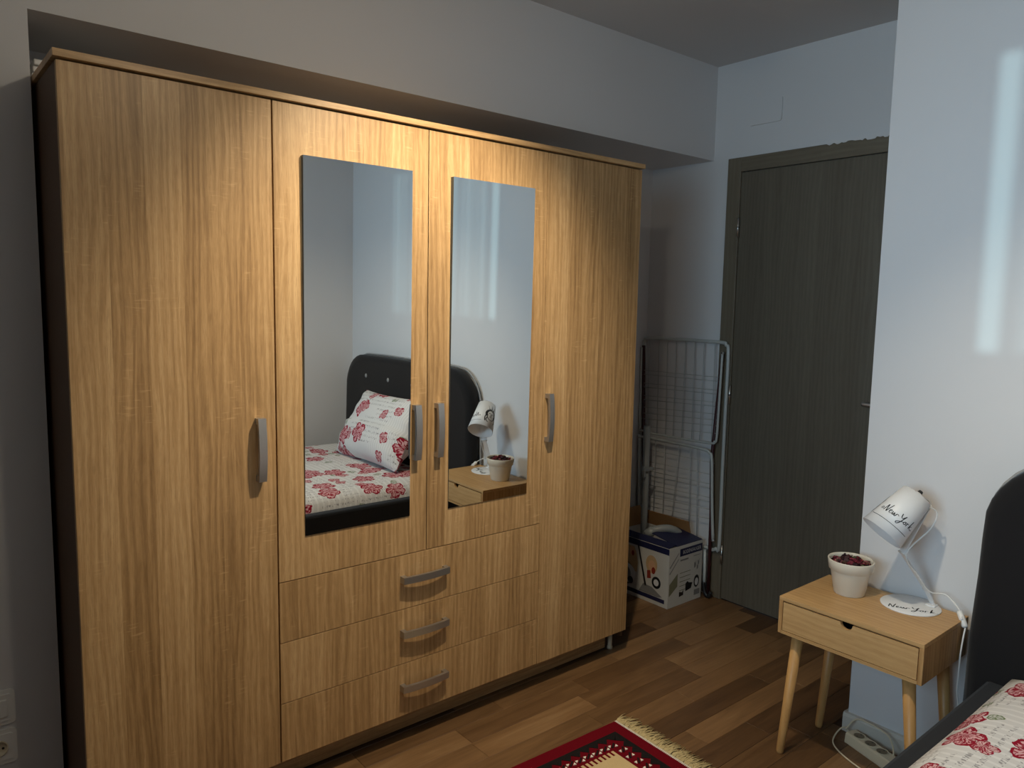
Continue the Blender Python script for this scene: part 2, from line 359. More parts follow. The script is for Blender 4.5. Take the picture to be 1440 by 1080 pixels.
struct('ceiling', MB().box(XW-0.12, XD+0.12, YF-0.1, YK+0.1, ZC, ZC+0.08), 'ceiling')
floor = struct('floor', MB().box(XW-0.12, XD+0.12, YF-0.1, YK+0.1, -0.05, -0.006), 'floor_base')

# floor planks, laid along x
cache = {}
def plank(x0, x1, y0, y1):
    L, W = round(x1-x0, 3), round(y1-y0, 4); key = (L, W)
    if L < 0.03 or W < 0.02: return
    if key not in cache:
        a, b, c = L/2-0.0004, W/2-0.0004, 0.0010
        vs = [(-a, -b, -0.006), (a, -b, -0.006), (a, b, -0.006), (-a, b, -0.006), (-a, -b, -c), (a, -b, -c), (a, b, -c), (-a, b, -c), (-a+c, -b+c, 0), (a-c, -b+c, 0), (a-c, b-c, 0), (-a+c, b-c, 0)]
        fs = [(0, 1, 5, 4), (1, 2, 6, 5), (2, 3, 7, 6), (3, 0, 4, 7), (4, 5, 9, 8), (5, 6, 10, 9), (6, 7, 11, 10), (7, 4, 8, 11), (8, 9, 10, 11)]
        me = bpy.data.meshes.new('plank'); me.from_pydata(vs, [], fs); me.materials.append(M['plank']); cache[key] = me
    o = bpy.data.objects.new('plank', cache[key]); COL.objects.link(o); o.parent = floor; o.location = ((x0+x1)/2, (y0+y1)/2, 0)
known = {0: [1.942], 1: [2.286], 2: [2.102, 2.612], 3: [1.535, 2.096], 4: [1.92], 5: [2.264], 6: [1.73], -1: [2.30]}
PW = 0.0985
for k in range(-6, 29):
    ytop = 0.0725-PW*k; ybot = ytop-PW
    ytop, ybot = min(ytop, YK), max(ybot, YF)
    if ytop-ybot < 0.02: continue
    xr = XD if ybot > YPC-0.01 else XP
    if k == 9: xr = XP
    ks = known.get(k); L = random.choice((0.50, 0.55, 0.60, 0.65))
    ends = list(ks) if ks else [1.2+random.random()*0.5]
    while ends[-1] < xr-0.1: ends.append(ends[-1]+random.choice((0.50, 0.56, 0.62)))
    if ends[-1] < xr: ends.append(xr)
    while ends[0] > XW: ends.insert(0, ends[0]-random.choice((0.50, 0.56, 0.62)))
    ends = [min(max(e, XW), xr) for e in ends]
    for a, b in zip(ends, ends[1:]): plank(a, b, ybot, ytop)

# skirting on the headboard wall
bb = MB(); bb.prism([(0, 0), (0.015, 0), (0.015, 0.055), (0.011, 0.066), (0, 0.068)], lambda a, b, d: (XP-a, d, b), YPC+0.012, YF)
bb.box(XP, XP+0.05, YPC, YPC+0.012, 0, 0.066)
struct('baseboard_right', bb, plain('cream_skirting', lin(205, 200, 190), 0.5))

# ------------------------------------------------------------------ door in the right wall
door = thing('door_1', (XD, (DY0+DY1)/2, 0), kind='structure')
XF = 2.826                                     # face of the casing
bx('leaf', 'door', door, 2.834, 2.872, 0.1065, -0.7015, 0.006, 2.094, ch=0.0015)
def casing(y0, y1): 
    return MB().box(XF, XD, y0, y1, 0, 2.164, ch=0.003).build('casing', 'trim', door)
casing(0.1095, 0.183); casing(-0.705, -0.778)
MB().box(XF+0.0005, XD, 0.1095, -0.705, 2.097, 2.1637, ch=0.002).build('head_casing', 'trim_y', door)
jm = MB(); jm.box(XD, XD+0.11, 0.1085, 0.120, 0, 2.105); bx('jamb', 'trim', door, XD, XD+0.11, 0.1085, 0.1195, 0, 2.10); bx('jamb', 'trim', door, XD, XD+0.11, -0.7145, -0.7035, 0, 2.10)
bx('head_jamb', 'trim_y', door, XD+0.04, XD+0.11, -0.7035, 0.1085, 2.095, 2.1045)
for hz in (1.838, 1.036, 0.233):
    h = MB().lathe([(0.0055, -0.045), (0.0055, 0.045)], (2.8225, 0.108, hz), n=12).build('hinge', 'steel', door)
    MB().lathe([(0.0062, -0.002), (0.0062, 0.002)], (2.8225, 0.108, hz), n=12).build('knuckle_ring', 'black', h)
hd = MB(); hd.lathe([(0.024, 0), (0.024, -0.008)], (2.834, -0.655, 1.068), (1, 0, 0), 24)
hd.tube([(2.830, -0.655, 1.068), (2.795, -0.655, 1.068)], 0.009, 12)
hd.tube(catmull([(2.795, -0.660, 1.068), (2.788, -0.645, 1.068), (2.787, -0.60, 1.069), (2.787, -0.557, 1.070)], 5), [0.0095]*16, 12)
hd.build('handle', 'nickel', door)
kh = MB(); kh.lathe([(0.024, 0), (0.024, -0.006)], (2.834, -0.655, 0.995), (1, 0, 0), 24); kh.build('keyhole_plate', 'nickel', door)
# flaking wall paint over the casing head
pts = [(-0.865, 2.175)]; yy = -0.71
pts = [(-0.778, 2.178)]
while yy < -0.30:
    pts.append((yy, 2.161+random.uniform(-0.006, 0.004))); yy += random.uniform(0.006, 0.016)
pts += [(-0.30, 2.1655), (-0.30, 2.178)]
MB().prism(pts, lambda a, b, d: (d, a, b), XF-0.0012, XD).build('flaking_paint_edge', 'wall', door)

# blank cover plate above the door
cov = MB()
def rrect(w_, h_, r, k=5):
    out = []
    for cx_, cy_, a0 in ((w_/2-r, h_/2-r, 0), (-w_/2+r, h_/2-r, 90), (-w_/2+r, -h_/2+r, 180), (w_/2-r, -h_/2+r, 270)):
        for q in range(k+1):
            a = math.radians(a0+90*q/k); out.append((cx_+r*math.cos(a), cy_+r*math.sin(a)))
    return out
cov.prism(rrect(0.168, 0.108, 0.012), lambda a, b, d: (XD-d, 0.0+a, 2.355+b), 0.0, 0.007)
tag(cov.build('cover_plate', 'wall', None, (XD, 0, 2.30)), 'white rectangular blank cover plate on the wall above the door', 'cover plate')

# ------------------------------------------------------------------ window with voile (behind the camera)
win = thing('window_1', (XW, -1.52, w['z0']), kind='structure')
for a in ((w['y0'], w['y0']+0.05, w['z0'], w['z1']), (w['y1']-0.05, w['y1'], w['z0'], w['z1']), (w['y0']+0.05, w['y1']-0.05, w['z0'], w['z0']+0.05), (w['y0']+0.05, w['y1']-0.05, w['z1']-0.05, w['z1'])):
    bx('window_frame', 'white_plastic', win, XW-0.08, XW-0.03, *a)
bx('pane', 'glass', win, XW-0.058, XW-0.052, w['y0']+0.05, w['y1']-0.05, w['z0']+0.05, w['z1']-0.05)
bx('window_sill', 'white_plastic', win, XW-0.03, XW+0.06, w['y0']-0.05, w['y1']+0.05, w['z0']-0.03, w['z0'])
cur = thing('curtain', (XW+0.08, -1.52, 0.05), 'sheer white curtain in two panels hanging in front of the window', 'curtain')
M['curtain_cloth'] = plain('white_curtain_cloth', (0.62, 0.63, 0.65), 0.8)
for ya_, yb2, cm in ((w['y0']-0.15, -1.065, 'voile'), (-1.01, w['y1']+0.15, 'curtain_cloth')):
    cu = MB(); n = 80
    for i in range(n+1):
        yv = ya_+(yb2-ya_)*i/n; xo = XW+0.08+0.016*math.sin(i*0.9)+0.006*math.sin(i*0.37)
        cu.v += [(xo, yv, 0.05), (xo, yv, 2.50)]
        if i: cu.f.append((2*i-2, 2*i, 2*i+1, 2*i-1)); cu.sm.append(True)
    cu.build('curtain_panel', cm, cur)
MB().tube([(XW+0.08, w['y0']-0.2, 2.52), (XW+0.08, w['y1']+0.2, 2.52)], 0.011, 10).build('curtain_rod', 'steel', cur)

# ------------------------------------------------------------------ ceiling spotlight (just above the frame)
pend = thing('ceiling_spotlight', (LAMP.x, LAMP.y-0.15, ZC-0.10), 'white ceiling spotlight bar with an added second head and an added fill bulb', 'lamp')
bx('ceiling_bar', 'white_metal', pend, LAMP.x-0.025, LAMP.x+0.025, LAMP.y-0.36, LAMP.y+0.06, ZC-0.028, ZC, ch=0.004)
for P_, aim, watts, cone_, blend in HEADS:
    d_ = (aim-P_).normalized(); back = P_-d_*0.03
    hd_ = MB().lathe([(0.0, -0.075), (0.022, -0.072), (0.034, -0.05), (0.040, 0.0), (0.0385, 0.0), (0.032, -0.045), (0.0, -0.048)], P_, d_, 28, False, False).build('spot_head', 'white_metal', pend)
    MB().tube([P_-d_*0.06, Vector((P_.x, P_.y, P_.z+0.10)), Vector((P_.x, P_.y, ZC-0.02))], 0.006, 8).build('stem', 'white_metal', pend)
    ld = bpy.data.lights.new('spot_light', 'SPOT'); ld.energy = watts; ld.color = LAMP_C; ld.spot_size = math.radians(cone_); ld.spot_blend = blend; ld.shadow_soft_size = LAMP_R
    lo = bpy.data.objects.new('spot_light', ld); COL.objects.link(lo); lo.parent = pend; lo.location = P_+d_*0.004-Vector(pend['_o']); lo.rotation_euler = (-d_).to_track_quat('Z', 'Y').to_euler()
MB().tube(catmull([(LAMP.x, FILL_BULB.y, ZC-0.020), (LAMP.x-0.10, FILL_BULB.y, ZC-0.022), (FILL_BULB.x+0.05, FILL_BULB.y, ZC-0.03), (FILL_BULB.x, FILL_BULB.y, ZC-0.08), (FILL_BULB.x, FILL_BULB.y, FILL_BULB.z+0.10)], 5), 0.007, 8).build('fill_bulb_arm', 'white_metal', pend)  # arm and holder made up to carry the added bulb
MB().lathe([(0.0, 0.10), (0.014, 0.098), (0.018, 0.075), (0.018, 0.05), (0.0, 0.048)], FILL_BULB, n=20, cap0=False, cap1=False).build('fill_bulb_holder', 'white_metal', pend)
ld = bpy.data.lights.new('fill_bulb', 'POINT'); ld.energy = FILL_W; ld.color = LAMP_C; ld.shadow_soft_size = 0.03      # added point source, brightens the left wall and left door
lo = bpy.data.objects.new('fill_bulb', ld); COL.objects.link(lo); lo.parent = pend; lo.location = FILL_BULB-Vector(pend['_o'])

# ------------------------------------------------------------------ wardrobe
WW, DW, WD = 2.0, 0.5, 0.585
ZT, ZB, Z1, Z2, Z3 = 1.989, 0.1066, 0.652, 0.4706, 0.2858
wd = thing('wardrobe', (1.0, 0.29, 0), 'four-door light oak wardrobe with two mirrors and three drawers', 'wardrobe')
bx('side_panel', 'carcass', wd, 0.0, 0.016, 0.018, WD, 0.075, 1.9905); bx('side_panel', 'carcass', wd, WW-0.016, WW, 0.018, WD, 0.075, 1.9905)
for xx in (0.5, 1.5): bx('divider', 'carcass', wd, xx-0.008, xx+0.008, 0.03, WD, 0.09, 1.99)
bx('bottom_board', 'carcass', wd, 0.016, WW-0.016, 0.03, WD, 0.09, 0.106)
bx('back_panel', 'carcass', wd, 0.0, WW, WD, WD+0.004, 0.05, 1.99)
bx('top_board', 'oak_x', wd, -0.008, WW+0.004, -0.012, WD+0.004, 1.9935, 2.0105, ch=0.0008)
bx('plinth', 'oak_x', wd, 0.016, WW-0.03, 0.088, 0.104, 0.004, 0.092)
for xx in (0.05, WW-0.013): MB().lathe([(0.012, 0.0), (0.012, 0.010), (0.0095, 0.012), (0.0095, 0.09)], (xx, 0.075 if xx > 1 else 0.12, 0), n=16).build('foot', 'beige_plastic', wd)
def handle(cx_, cz_, L, vertical, parent):
    k = 14; outp = []; inp = []
    for i in range(k+1):
        s0 = -L/2+L*i/k; q = 1-(2*s0/L)**2; outp.append((s0, 0.024+0.007*q))
    l2 = L/2-0.016
    for i in range(k+1):
        s0 = l2-2*l2*i/k; q = 1-(2*s0/L)**2; inp.append((s0, 0.0135+0.007*q))
    pts = [(-L/2, 0.0)]+outp+[(L/2, 0.0), (l2, 0.0)]+inp+[(-l2, 0.0)]
    fn = (lambda a, b, d: (cx_+d, -b, cz_+a)) if vertical else (lambda a, b, d: (cx_+a, -b, cz_+d))
    mb = MB()
    # concave outline: build it as a strip of quads
    n_ = len(pts)
    ring0 = [fn(a, b, -0.0110) for a, b in pts]; ring1 = [fn(a, b, 0.0110) for a, b in pts]
    mb.v = ring0+ring1
    for i in range(n_):
        j = (i+1) % n_; mb.f.append((i, j, n_+j, n_+i)); mb.sm.append(False)
    oi = list(range(1, k+2)); ii = list(range(k+4, 2*k+5))[::-1]
    for i in range(k):
        for o_ in (0, n_):
            mb.f.append((o_+oi[i], o_+oi[i+1], o_+ii[i+1], o_+ii[i])); mb.sm.append(False)
    for o_ in (0, n_):
        mb.f.append((o_+0, o_+oi[0], o_+ii[0], o_+n_-1)); mb.f.append((o_+k+2, o_+k+3, o_+ii[-1], o_+oi[-1])); mb.sm += [False, False]
    return mb.build('handle', 'nickel', parent)
doors = []
for i in range(4):
    x0, x1 = DW*i+0.0015, DW*(i+1)-0.0015
    if i == 0: x0 = 0.0
    if i == 0: x1 -= 0.0015
    z0 = ZB if i in (0, 3) else Z1+0.0015
    d = bx('door', 'oak', wd, x0, x1, 0.0, 0.016, z0, ZT, ch=0.0006); doors.append(d)
for i, hx in ((0, 0.450), (1, 0.953), (2, 1.038), (3, 1.522)): handle(hx, 1.048, 0.176, True, doors[i])
for i, (x0, x1) in ((1, (0.581, 0.934)), (2, (1.084, 1.428))):
    z0, z1 = 0.778, 1.856; b0, b1 = 0.003, 0.003+1.078*math.tan(math.radians(0.5 if i == 1 else 0.68))
    mm = MB(); mm.add([(x0, -b0, z0), (x1, -b0, z0), (x1, -b1, z1), (x0, -b1, z1)], [(0, 1, 2, 3)])
    mir = mm.build('mirror', 'mirror', doors[i])
    me = MB(); me.add([(x0, -b0+0.0002, z0), (x1, -b0+0.0002, z0), (x1, -b1+0.0002, z1), (x0, -b1+0.0002, z1), (x0, 0, z0), (x1, 0, z0), (x1, 0, z1), (x0, 0, z1)], [(0, 1, 5, 4), (1, 2, 6, 5), (2, 3, 7, 6), (3, 0, 4, 7), (4, 5, 6, 7)])
    me.build('mirror_edge', 'mirror_edge', mir)
for za, zb_ in ((Z2, Z1), (Z3, Z2), (ZB, Z3)):
    d = bx('drawer_front', 'oak', wd, 0.5015, 1.4985, 0.0, 0.016, za+0.0012, zb_-0.0012, ch=0.0006)
    handle(0.991, zb_-0.079, 0.178, False, d)

# white boards lying on top of the wardrobe
for i in range(3):
    tag(MB().box(-0.003+0.003*i, 0.30, 0.315, 0.56, 2.0107+0.018*i, 2.0257+0.018*i, ch=0.003).build('shelf_board', 'white_plastic', None, (0.15, 0.44, 2.0107+0.018*i)),
        ('lowest', 'middle', 'topmost')[i]+' white board in the stack on top of the wardrobe', 'board', 'boards stacked on the wardrobe')

# ------------------------------------------------------------------ switch and socket left of the wardrobe
def wall_plate(zc, label, cat, name):
    t = thing(name, (-0.156, YB, zc-0.05), label, cat)
    MB().prism(rrect(0.084, 0.094, 0.012), lambda a, b, d: (-0.158+a, YB-d, zc+b), 0, 0.006).build('frame', 'white_plastic', t)
    MB().prism(rrect(0.066, 0.072, 0.006), lambda a, b, d: (-0.158+a, YB-d, zc+b), 0.006, 0.009).build('inner_frame', 'white_plastic', t)
    return t
t = wall_plate(0.380, 'white light switch on the wall left of the wardrobe', 'light switch', 'light_switch')
MB().box(-0.181, -0.134, YB-0.014, YB-0.009, 0.357, 0.403, ch=0.0015).build('rocker', 'white_plastic', t)
t = wall_plate(0.272, 'white round power socket just below the light switch', 'power socket', 'wall_socket')
MB().lathe([(0.0215, 0.0), (0.0215, 0.004), (0.0190, 0.004), (0.0185, 0.001), (0.0, 0.001)], (-0.158, YB-0.009, 0.272), (0, -1, 0), 28, True, False).build('socket_well', 'beige_plastic', t)
for sx in (-1, 1): MB().lathe([(0.003, 0.0), (0.003, 0.0015)], (-0.158+sx*0.0095, YB-0.0102, 0.272), (0, -1, 0), 10).build('pin_hole', 'black', t)
MB().tube([(-0.158, YB-0.010, 0.283), (-0.158, YB-0.016, 0.283)], 0.0022, 8).build('earth_pin', 'steel', t)

# ------------------------------------------------------------------ folded clothes airer
def rk(y, z, dx=0.0): return (2.812-dx, y*1.016+0.032, max(z*1.016-0.0235, 0.006))
rack = thing('clothes_airer', (2.80, 0.38, 0), 'folded pale grey wire clothes airer leaning beside the door', 'clothes airer')
main = catmull([rk(.16, .270), rk(.125, .266), rk(.100, .278), rk(.083, .305), rk(.086, .678), rk(.086, 1.0), rk(.086, 1.245), rk(.100, 1.280), rk(.130, 1.291), rk(.36, 1.292), rk(.575, 1.290), rk(.604, 1.277), rk(.615, 1.235), rk(.611, 1.0), rk(.604, .6), rk(.595, .3), rk(.58, .270), rk(.54, .266), rk(.35, .266)], 4, True)
MB().tube(main, 0.009, 10, True).build('outer_frame', 'rack', rack)
w1 = catmull([rk(.104, 1.242, .022), rk(.108, 1.05, .022), rk(.113, .834, .022), rk(.125, .810, .022), rk(.150, .799, .022), rk(.371, .794, .022), rk(.575, .798, .022), rk(.595, .82, .022), rk(.600, 1.0, .022), rk(.605, 1.24, .022)], 4)
wing = MB().tube(w1, 0.0062, 8).build('upper_wing', 'rack', rack)
w2 = catmull([rk(.103, .323, .026), rk(.118, .5, .026), rk(.132, .719, .026), rk(.147, .751, .026), rk(.185, .763, .026), rk(.37, .767, .026), rk(.575, .766, .026), rk(.592, .745, .026), rk(.585, .5, .026), rk(.575, .323, .026)], 4)
wing2 = MB().tube(w2, 0.0075, 8).build('lower_wing', 'rack', rack)
for o_, pt in ((wing, rk(.104, 1.242, .022)), (wing2, rk(.103, .323, .026))): MB().lathe([(0.006, -0.006), (0.009, -0.003), (0.009, 0.003), (0.006, 0.006)], pt, (1, 0, 0), 12).build('pivot', 'steel', o_)
for a, b in (((.568, 1.285), (.547, .80)), ((.503, 1.285), (.484, .797)), ((.449, 1.287), (.427, .795)), ((.393, 1.287), (.379, .794)), ((.335, 1.287), (.324, .795)), ((.279, 1.288), (.263, .796)), ((.223, 1.288), (.214, .797)), ((.160, 1.288), (.145, .80))):
    MB().tube([rk(*a, .004), rk(*b, .018)], 0.0018, 6).build('wire', 'rack_wire', rack)
for a, b in ((1.12, 1.124), (1.099, 1.104), (1.052, 1.061), (1.031, 1.042), (.986, 1.002), (.964, .982), (.924, .945), (.892, .916), (.861, .888), (.82, .851)):
    MB().tube([rk(.603, a, .016), rk(.108, b, .016)], 0.0017, 6).build('wire', 'rack_wire', rack)
for a, b in (((.488, .764), (.496, .30)), ((.426, .766), (.433, .30)), ((.334, .766), (.378, .30)), ((.266, .766), (.265, .30)), ((.225, .764), (.214, .30))):
    MB().tube([rk(*a, .020), rk(*b, .004)], 0.0018, 6).build('wire', 'rack_wire', rack)
for a, b in ((.704, .702), (.639, .643), (.588, .596), (.565, .575), (.514, .528), (.491, .507), (.449, .469), (.398, .422)):
    MB().tube([rk(.585, a, .014), rk(.125, b, .014)], 0.0017, 6).build('wire', 'rack_wire', rack)
MB().tube([rk(.599, 1.25, .012), rk(.568, .588, .012), rk(.55, .03, .012)], 0.009, 8).build('leg', 'rack_leg', rack)
MB().tube([rk(.112, 1.229, .010), rk(.142, .717, .012), rk(.129, .421, .012), rk(.126, .045, .012)], 0.009, 8).build('leg', 'rack_leg', rack)
MB().tube([rk(.154, .262, .016), rk(.148, .16, .018), rk(.146, .052, .018)], 0.008, 8).build('leg', 'rack', rack)
MB().tube(catmull([rk(.150, .10, .02), rk(.140, .05, .02), rk(.118, .032, .02), rk(.104, .06, .02)], 4), 0.010, 8).build('foot_cap', 'black', rack)
MB().tube([rk(.56, .03, .012), rk(.55, .035, .012)], 0.011, 8).build('foot_cap', 'black', rack)

# ------------------------------------------------------------------ vacuum cleaner carton
BX0, BX1, BY0, BY1, BZ = 2.512, 2.775, 0.187, 0.555, 0.300
box = thing('cardboard_box', (2.645, 0.37, 0), 'open printed vacuum cleaner carton on the floor below the clothes airer', 'box')
bx('carton_side', 'box_print', box, BX0, BX0+0.004, BY0, BY1, 0.001, BZ); bx('carton_side', 'box_print', box, BX1-0.004, BX1, BY0, BY1, 0.001, BZ)
bx('carton_side', 'box_print', box, BX0+0.004, BX1-0.004, BY0, BY0+0.004, 0.001, BZ); bx('carton_side', 'box_print', box, BX0+0.004, BX1-0.004, BY1-0.004, BY1, 0.001, BZ)
bx('carton_bottom', 'cardboard', box, BX0+0.004, BX1-0.004, BY0+0.004, BY1-0.004, 0.001, 0.005)
fl = MB(); fl.add([(BX0+0.004, BY1-0.002, BZ), (BX1-0.004, BY1-0.002, BZ), (BX1-0.004, BY1+0.045, BZ+0.085), (BX0+0.004, BY1+0.045, BZ+0.085), (BX0+0.004, BY1+0.002, BZ), (BX1-0.004, BY1+0.002, BZ), (BX1-0.004, BY1+0.049, BZ+0.084), (BX0+0.004, BY1+0.049, BZ+0.084)], [(0, 1, 2, 3), (7, 6, 5, 4), (0, 4, 5, 1), (1, 5, 6, 2), (2, 6, 7, 3), (3, 7, 4, 0)]); fl.build('flap', 'cardboard', box)
fl = MB(); fl.prism([(BX1-0.004, BZ), (BX1-0.004, BZ+0.004), (BX1-0.028, BZ+0.080), (BX1-0.032, BZ+0.079)], lambda a, b, d: (a, d, b), BY0+0.07, BY1-0.006); fl.build('flap', 'cardboard', box)
fl = MB(); fl.prism([(BY0+0.001, BZ), (BY0+0.001, BZ+0.003), (BY0+0.16, BZ+0.030), (BY0+0.16, BZ+0.026)], lambda a, b, d: (d, a, b), BX0+0.06, BX1-0.006); fl.build('flap', 'navy', box)
fl = MB(); fl.prism([(BX0+0.001, BZ), (BX0+0.001, BZ+0.003), (BX0+0.055, BZ+0.012), (BX0+0.055, BZ+0.009)], lambda a, b, d: (a, d, b), BY0+0.004, BY1-0.06); fl.build('flap', 'navy', box)
def text_mesh(body, size, fn, mat, parent, name='lettering'):
    cu_ = bpy.data.curves.new('t', 'FONT'); cu_.body = body; cu_.size = size; cu_.resolution_u = 2
    ob = bpy.data.objects.new('t', cu_); COL.objects.link(ob); dg = bpy.context.evaluated_depsgraph_get(); dg.update()
    me = bpy.data.meshes.new_from_object(ob.evaluated_get(dg)); mb = MB(); mb.add([fn(v_.co.x, v_.co.y) for v_ in me.vertices], [tuple(p.vertices) for p in me.polygons])
    bpy.data.objects.remove(ob); bpy.data.curves.remove(cu_); bpy.data.meshes.remove(me)
    return mb.build(name, mat, parent)
E = 0.0006
PF = lambda a, b, e=1: (BX0+a, BY0-E*e, b)               # front print, a along +x
PL = lambda a, b, e=1: (BX0-E*e, BY1-a, b)               # left print, a along -y
def shape(name, mat, fn, pts, e=1): return MB().add([fn(a, b, e) for a, b in pts], [tuple(range(len(pts)))]).build(name, mat, box)
def ell(cx_, cy_, rx, ry, n=20, a0=0): return [(cx_+rx*math.cos(2*PI*i/n+a0), cy_+ry*math.sin(2*PI*i/n+a0)) for i in range(n)]
W_ = BX1-BX0; D_ = BY1-BY0
shape('title_band', 'navy', PF, [(0.082, 0.246), (W_-0.004, 0.246), (W_-0.004, 0.284), (0.082, 0.284)])
text_mesh('BODENSAUGER', 0.026, lambda a, b: PF(0.104+a*0.78, 0.256+b, 2), 'box_white', box)
shape('print_rule', 'box_grey', PF, [(0.086, 0.222), (0.150, 0.222), (0.150, 0.230), (0.086, 0.230)])
shape('print_rule', 'box_grey', PF, [(0.19, 0.228), (0.245, 0.228), (0.245, 0.231), (0.19, 0.231)])
for i in range(5): shape('print_rule', 'box_olive', PF, [(0.086, 0.160-0.022*i), (0.17, 0.160-0.022*i), (0.17, 0.163-0.022*i), (0.086, 0.163-0.022*i)])
shape('print_panel', 'box_olive', PF, [(0.008, 0.06), (0.07, 0.10), (0.07, 0.165), (0.008, 0.12)])
for i in range(2): shape('print_swoosh', 'box_grey', PF, [(0.005, 0.205-0.03*i), (0.010, 0.200-0.03*i), (0.072, 0.262-0.03*i), (0.074, 0.270-0.03*i)])
for cx_, cz_, s in ((0.205, 0.185, .02), (0.225, 0.17, .016), (0.232, 0.192, .016)): shape('brush_picture', 'box_grey', PF, [(cx_-s*.3, cz_-s), (cx_+s*.35, cz_-s*.7), (cx_+s*.5, cz_+s), (cx_, cz_+s*.2), (cx_-s*.4, cz_+s*.8)])
shape('bag_picture', 'black', PF, ell(0.222, 0.095, 0.022, 0.032, 14)); shape('bag_picture', 'box_white', PF, ell(0.222, 0.092, 0.014, 0.020, 12), 2)
shape('tool_picture', 'black', PF, [(0.135, 0.060), (0.180, 0.068), (0.190, 0.095), (0.160, 0.100), (0.150, 0.110), (0.135, 0.10)])
shape('tool_picture', 'black', PF, [(0.086, 0.042), (0.120, 0.046), (0.120, 0.072), (0.108, 0.062), (0.086, 0.068)])
shape('barcode', 'box_grey', PF, [(0.205, 0.024), (0.250, 0.024), (0.250, 0.052), (0.205, 0.052)])
# left face: woman, child and vacuum cleaner
shape('top_band', 'navy', PL, [(0.0, 0.268), (D_, 0.268), (D_, 0.298), (0.0, 0.298)])
shape('bottom_band', 'navy', PL, [(0.0, 0.020), (D_-0.02, 0.020), (D_-0.02, 0.040), (0.0, 0.040)])
shape('logo_square', 'navy', PL, [(0.03, 0.215), (0.055, 0.215), (0.055, 0.255), (0.03, 0.255)])
shape('woman_picture', 'box_tan', PL, [(0.09, 0.14), (0.17, 0.13), (0.175, 0.18), (0.165, 0.225), (0.15, 0.258), (0.11, 0.258), (0.10, 0.20)])
shape('woman_picture', 'box_skin', PL, ell(0.135, 0.232, 0.018, 0.022, 14), 2); shape('woman_picture', 'box_red', PL, ell(0.142, 0.222, 0.009, 0.014, 10), 3)
shape('child_picture', 'box_tan', PL, ell(0.262, 0.196, 0.036, 0.046, 18)); shape('child_picture', 'box_skin', PL, ell(0.265, 0.190, 0.022, 0.028, 14), 2); shape('child_picture', 'box_red', PL, ell(0.276, 0.168, 0.012, 0.018, 10), 3); shape('child_picture', 'box_red', PL, [(0.238, 0.12), (0.262, 0.125), (0.256, 0.165), (0.236, 0.16)], 2)
shape('vacuum_picture', 'black', PL, ell(0.090, 0.112, 0.066, 0.062, 26)); shape('vacuum_picture', 'box_white', PL, ell(0.106, 0.112, 0.056, 0.050, 24), 2)
shape('vacuum_picture', 'box_grey', PL, ell(0.092, 0.108, 0.040, 0.040, 20), 3); shape('vacuum_picture', 'black', PL, ell(0.060, 0.072, 0.018, 0.020, 14), 4); shape('vacuum_picture', 'black', PL, ell(0.132, 0.080, 0.017, 0.019, 14), 4)
shape('vacuum_pipe_picture', 'black', PL, [(0.172, 0.27), (0.182, 0.27), (0.236, 0.080), (0.224, 0.080)], 4)
shape('vacuum_head_picture', 'box_grey', PL, [(0.19, 0.046), (0.30, 0.044), (0.335, 0.050), (0.27, 0.084), (0.215, 0.088)], 4)
shape('badge_picture', 'black', PL, ell(0.295, 0.112, 0.028, 0.030, 18)); shape('badge_picture', 'box_white', PL, ell(0.295, 0.112, 0.016, 0.017, 14), 2)
vac = thing('vacuum_tube', (2.665, 0.46, 0.006), 'grey vacuum cleaner tube with bent hose standing in the open carton', 'vacuum tube')
MB().tube([(2.668, 0.478, 0.012), (2.662, 0.482, 0.845)], 0.0175, 14).build('tube', 'hose', vac)
MB().tube([(2.661, 0.482, 0.60), (2.661, 0.482, 0.635)], 0.0205, 14).build('collar', 'hose', vac)
clip = MB(); clip.box(2.625, 2.700, 0.455, 0.47, 0.612, 0.630, ch=0.003); clip.box(2.620, 2.632, 0.452, 0.472, 0.585, 0.625, ch=0.003); clip.build('parking_clip', 'hose', vac)
MB().tube(catmull([(2.60, 0.43, 0.24), (2.60, 0.40, 0.31), (2.625, 0.36, 0.335), (2.68, 0.32, 0.338), (2.735, 0.30, 0.30), (2.745, 0.29, 0.22)], 6), 0.020, 14).build('hose', 'hose', vac)
MB().tube([(2.600, 0.403, 0.300), (2.616, 0.372, 0.333)], 0.0245, 14).build('hose_collar', 'hose', vac)
tag(MB().prism([(2.50, 0.0), (2.635, 0.0), (2.635, 0.70), (2.60, 0.80), (2.56, 0.83), (2.50, 0.83)], lambda a, b_, d: (a, d, b_), 0.612, 0.640).build('folded_board', 'black', None, (2.57, 0.626, 0)), 'dark folded board standing upright between the wardrobe end and the grey tube', 'board')

# ------------------------------------------------------------------ nightstand
NX0, NX1, NY0, NY1, NZ0, NZ1 = 1.836, 2.152, -1.223, -0.782, 0.424, 0.545
ns = thing('nightstand', ((NX0+NX1)/2, (NY0+NY1)/2, 0), 'light wooden nightstand with one drawer and round tapered legs', 'nightstand')
bx('top', 'bamboo', ns, NX0, NX1, NY0, NY1, NZ1-0.013, NZ1, ch=0.0012)
bx('side', 'bamboo_side', ns, NX0, NX1, NY0, NY0+0.013, NZ0, NZ1-0.013, ch=0.0008); bx('side', 'bamboo_side', ns, NX0, NX1, NY1-0.013, NY1, NZ0, NZ1-0.013, ch=0.0008)
bx('bottom', 'bamboo', ns, NX0, NX1, NY0+0.013, NY1-0.013, NZ0, NZ0+0.010); bx('back', 'bamboo', ns, NX1-0.01, NX1, NY0+0.013, NY1-0.013, NZ0+0.01, NZ1-0.013)
ya, yb_, za, zb_ = NY0+0.015, NY1-0.015, NZ0+0.012, NZ1-0.0175
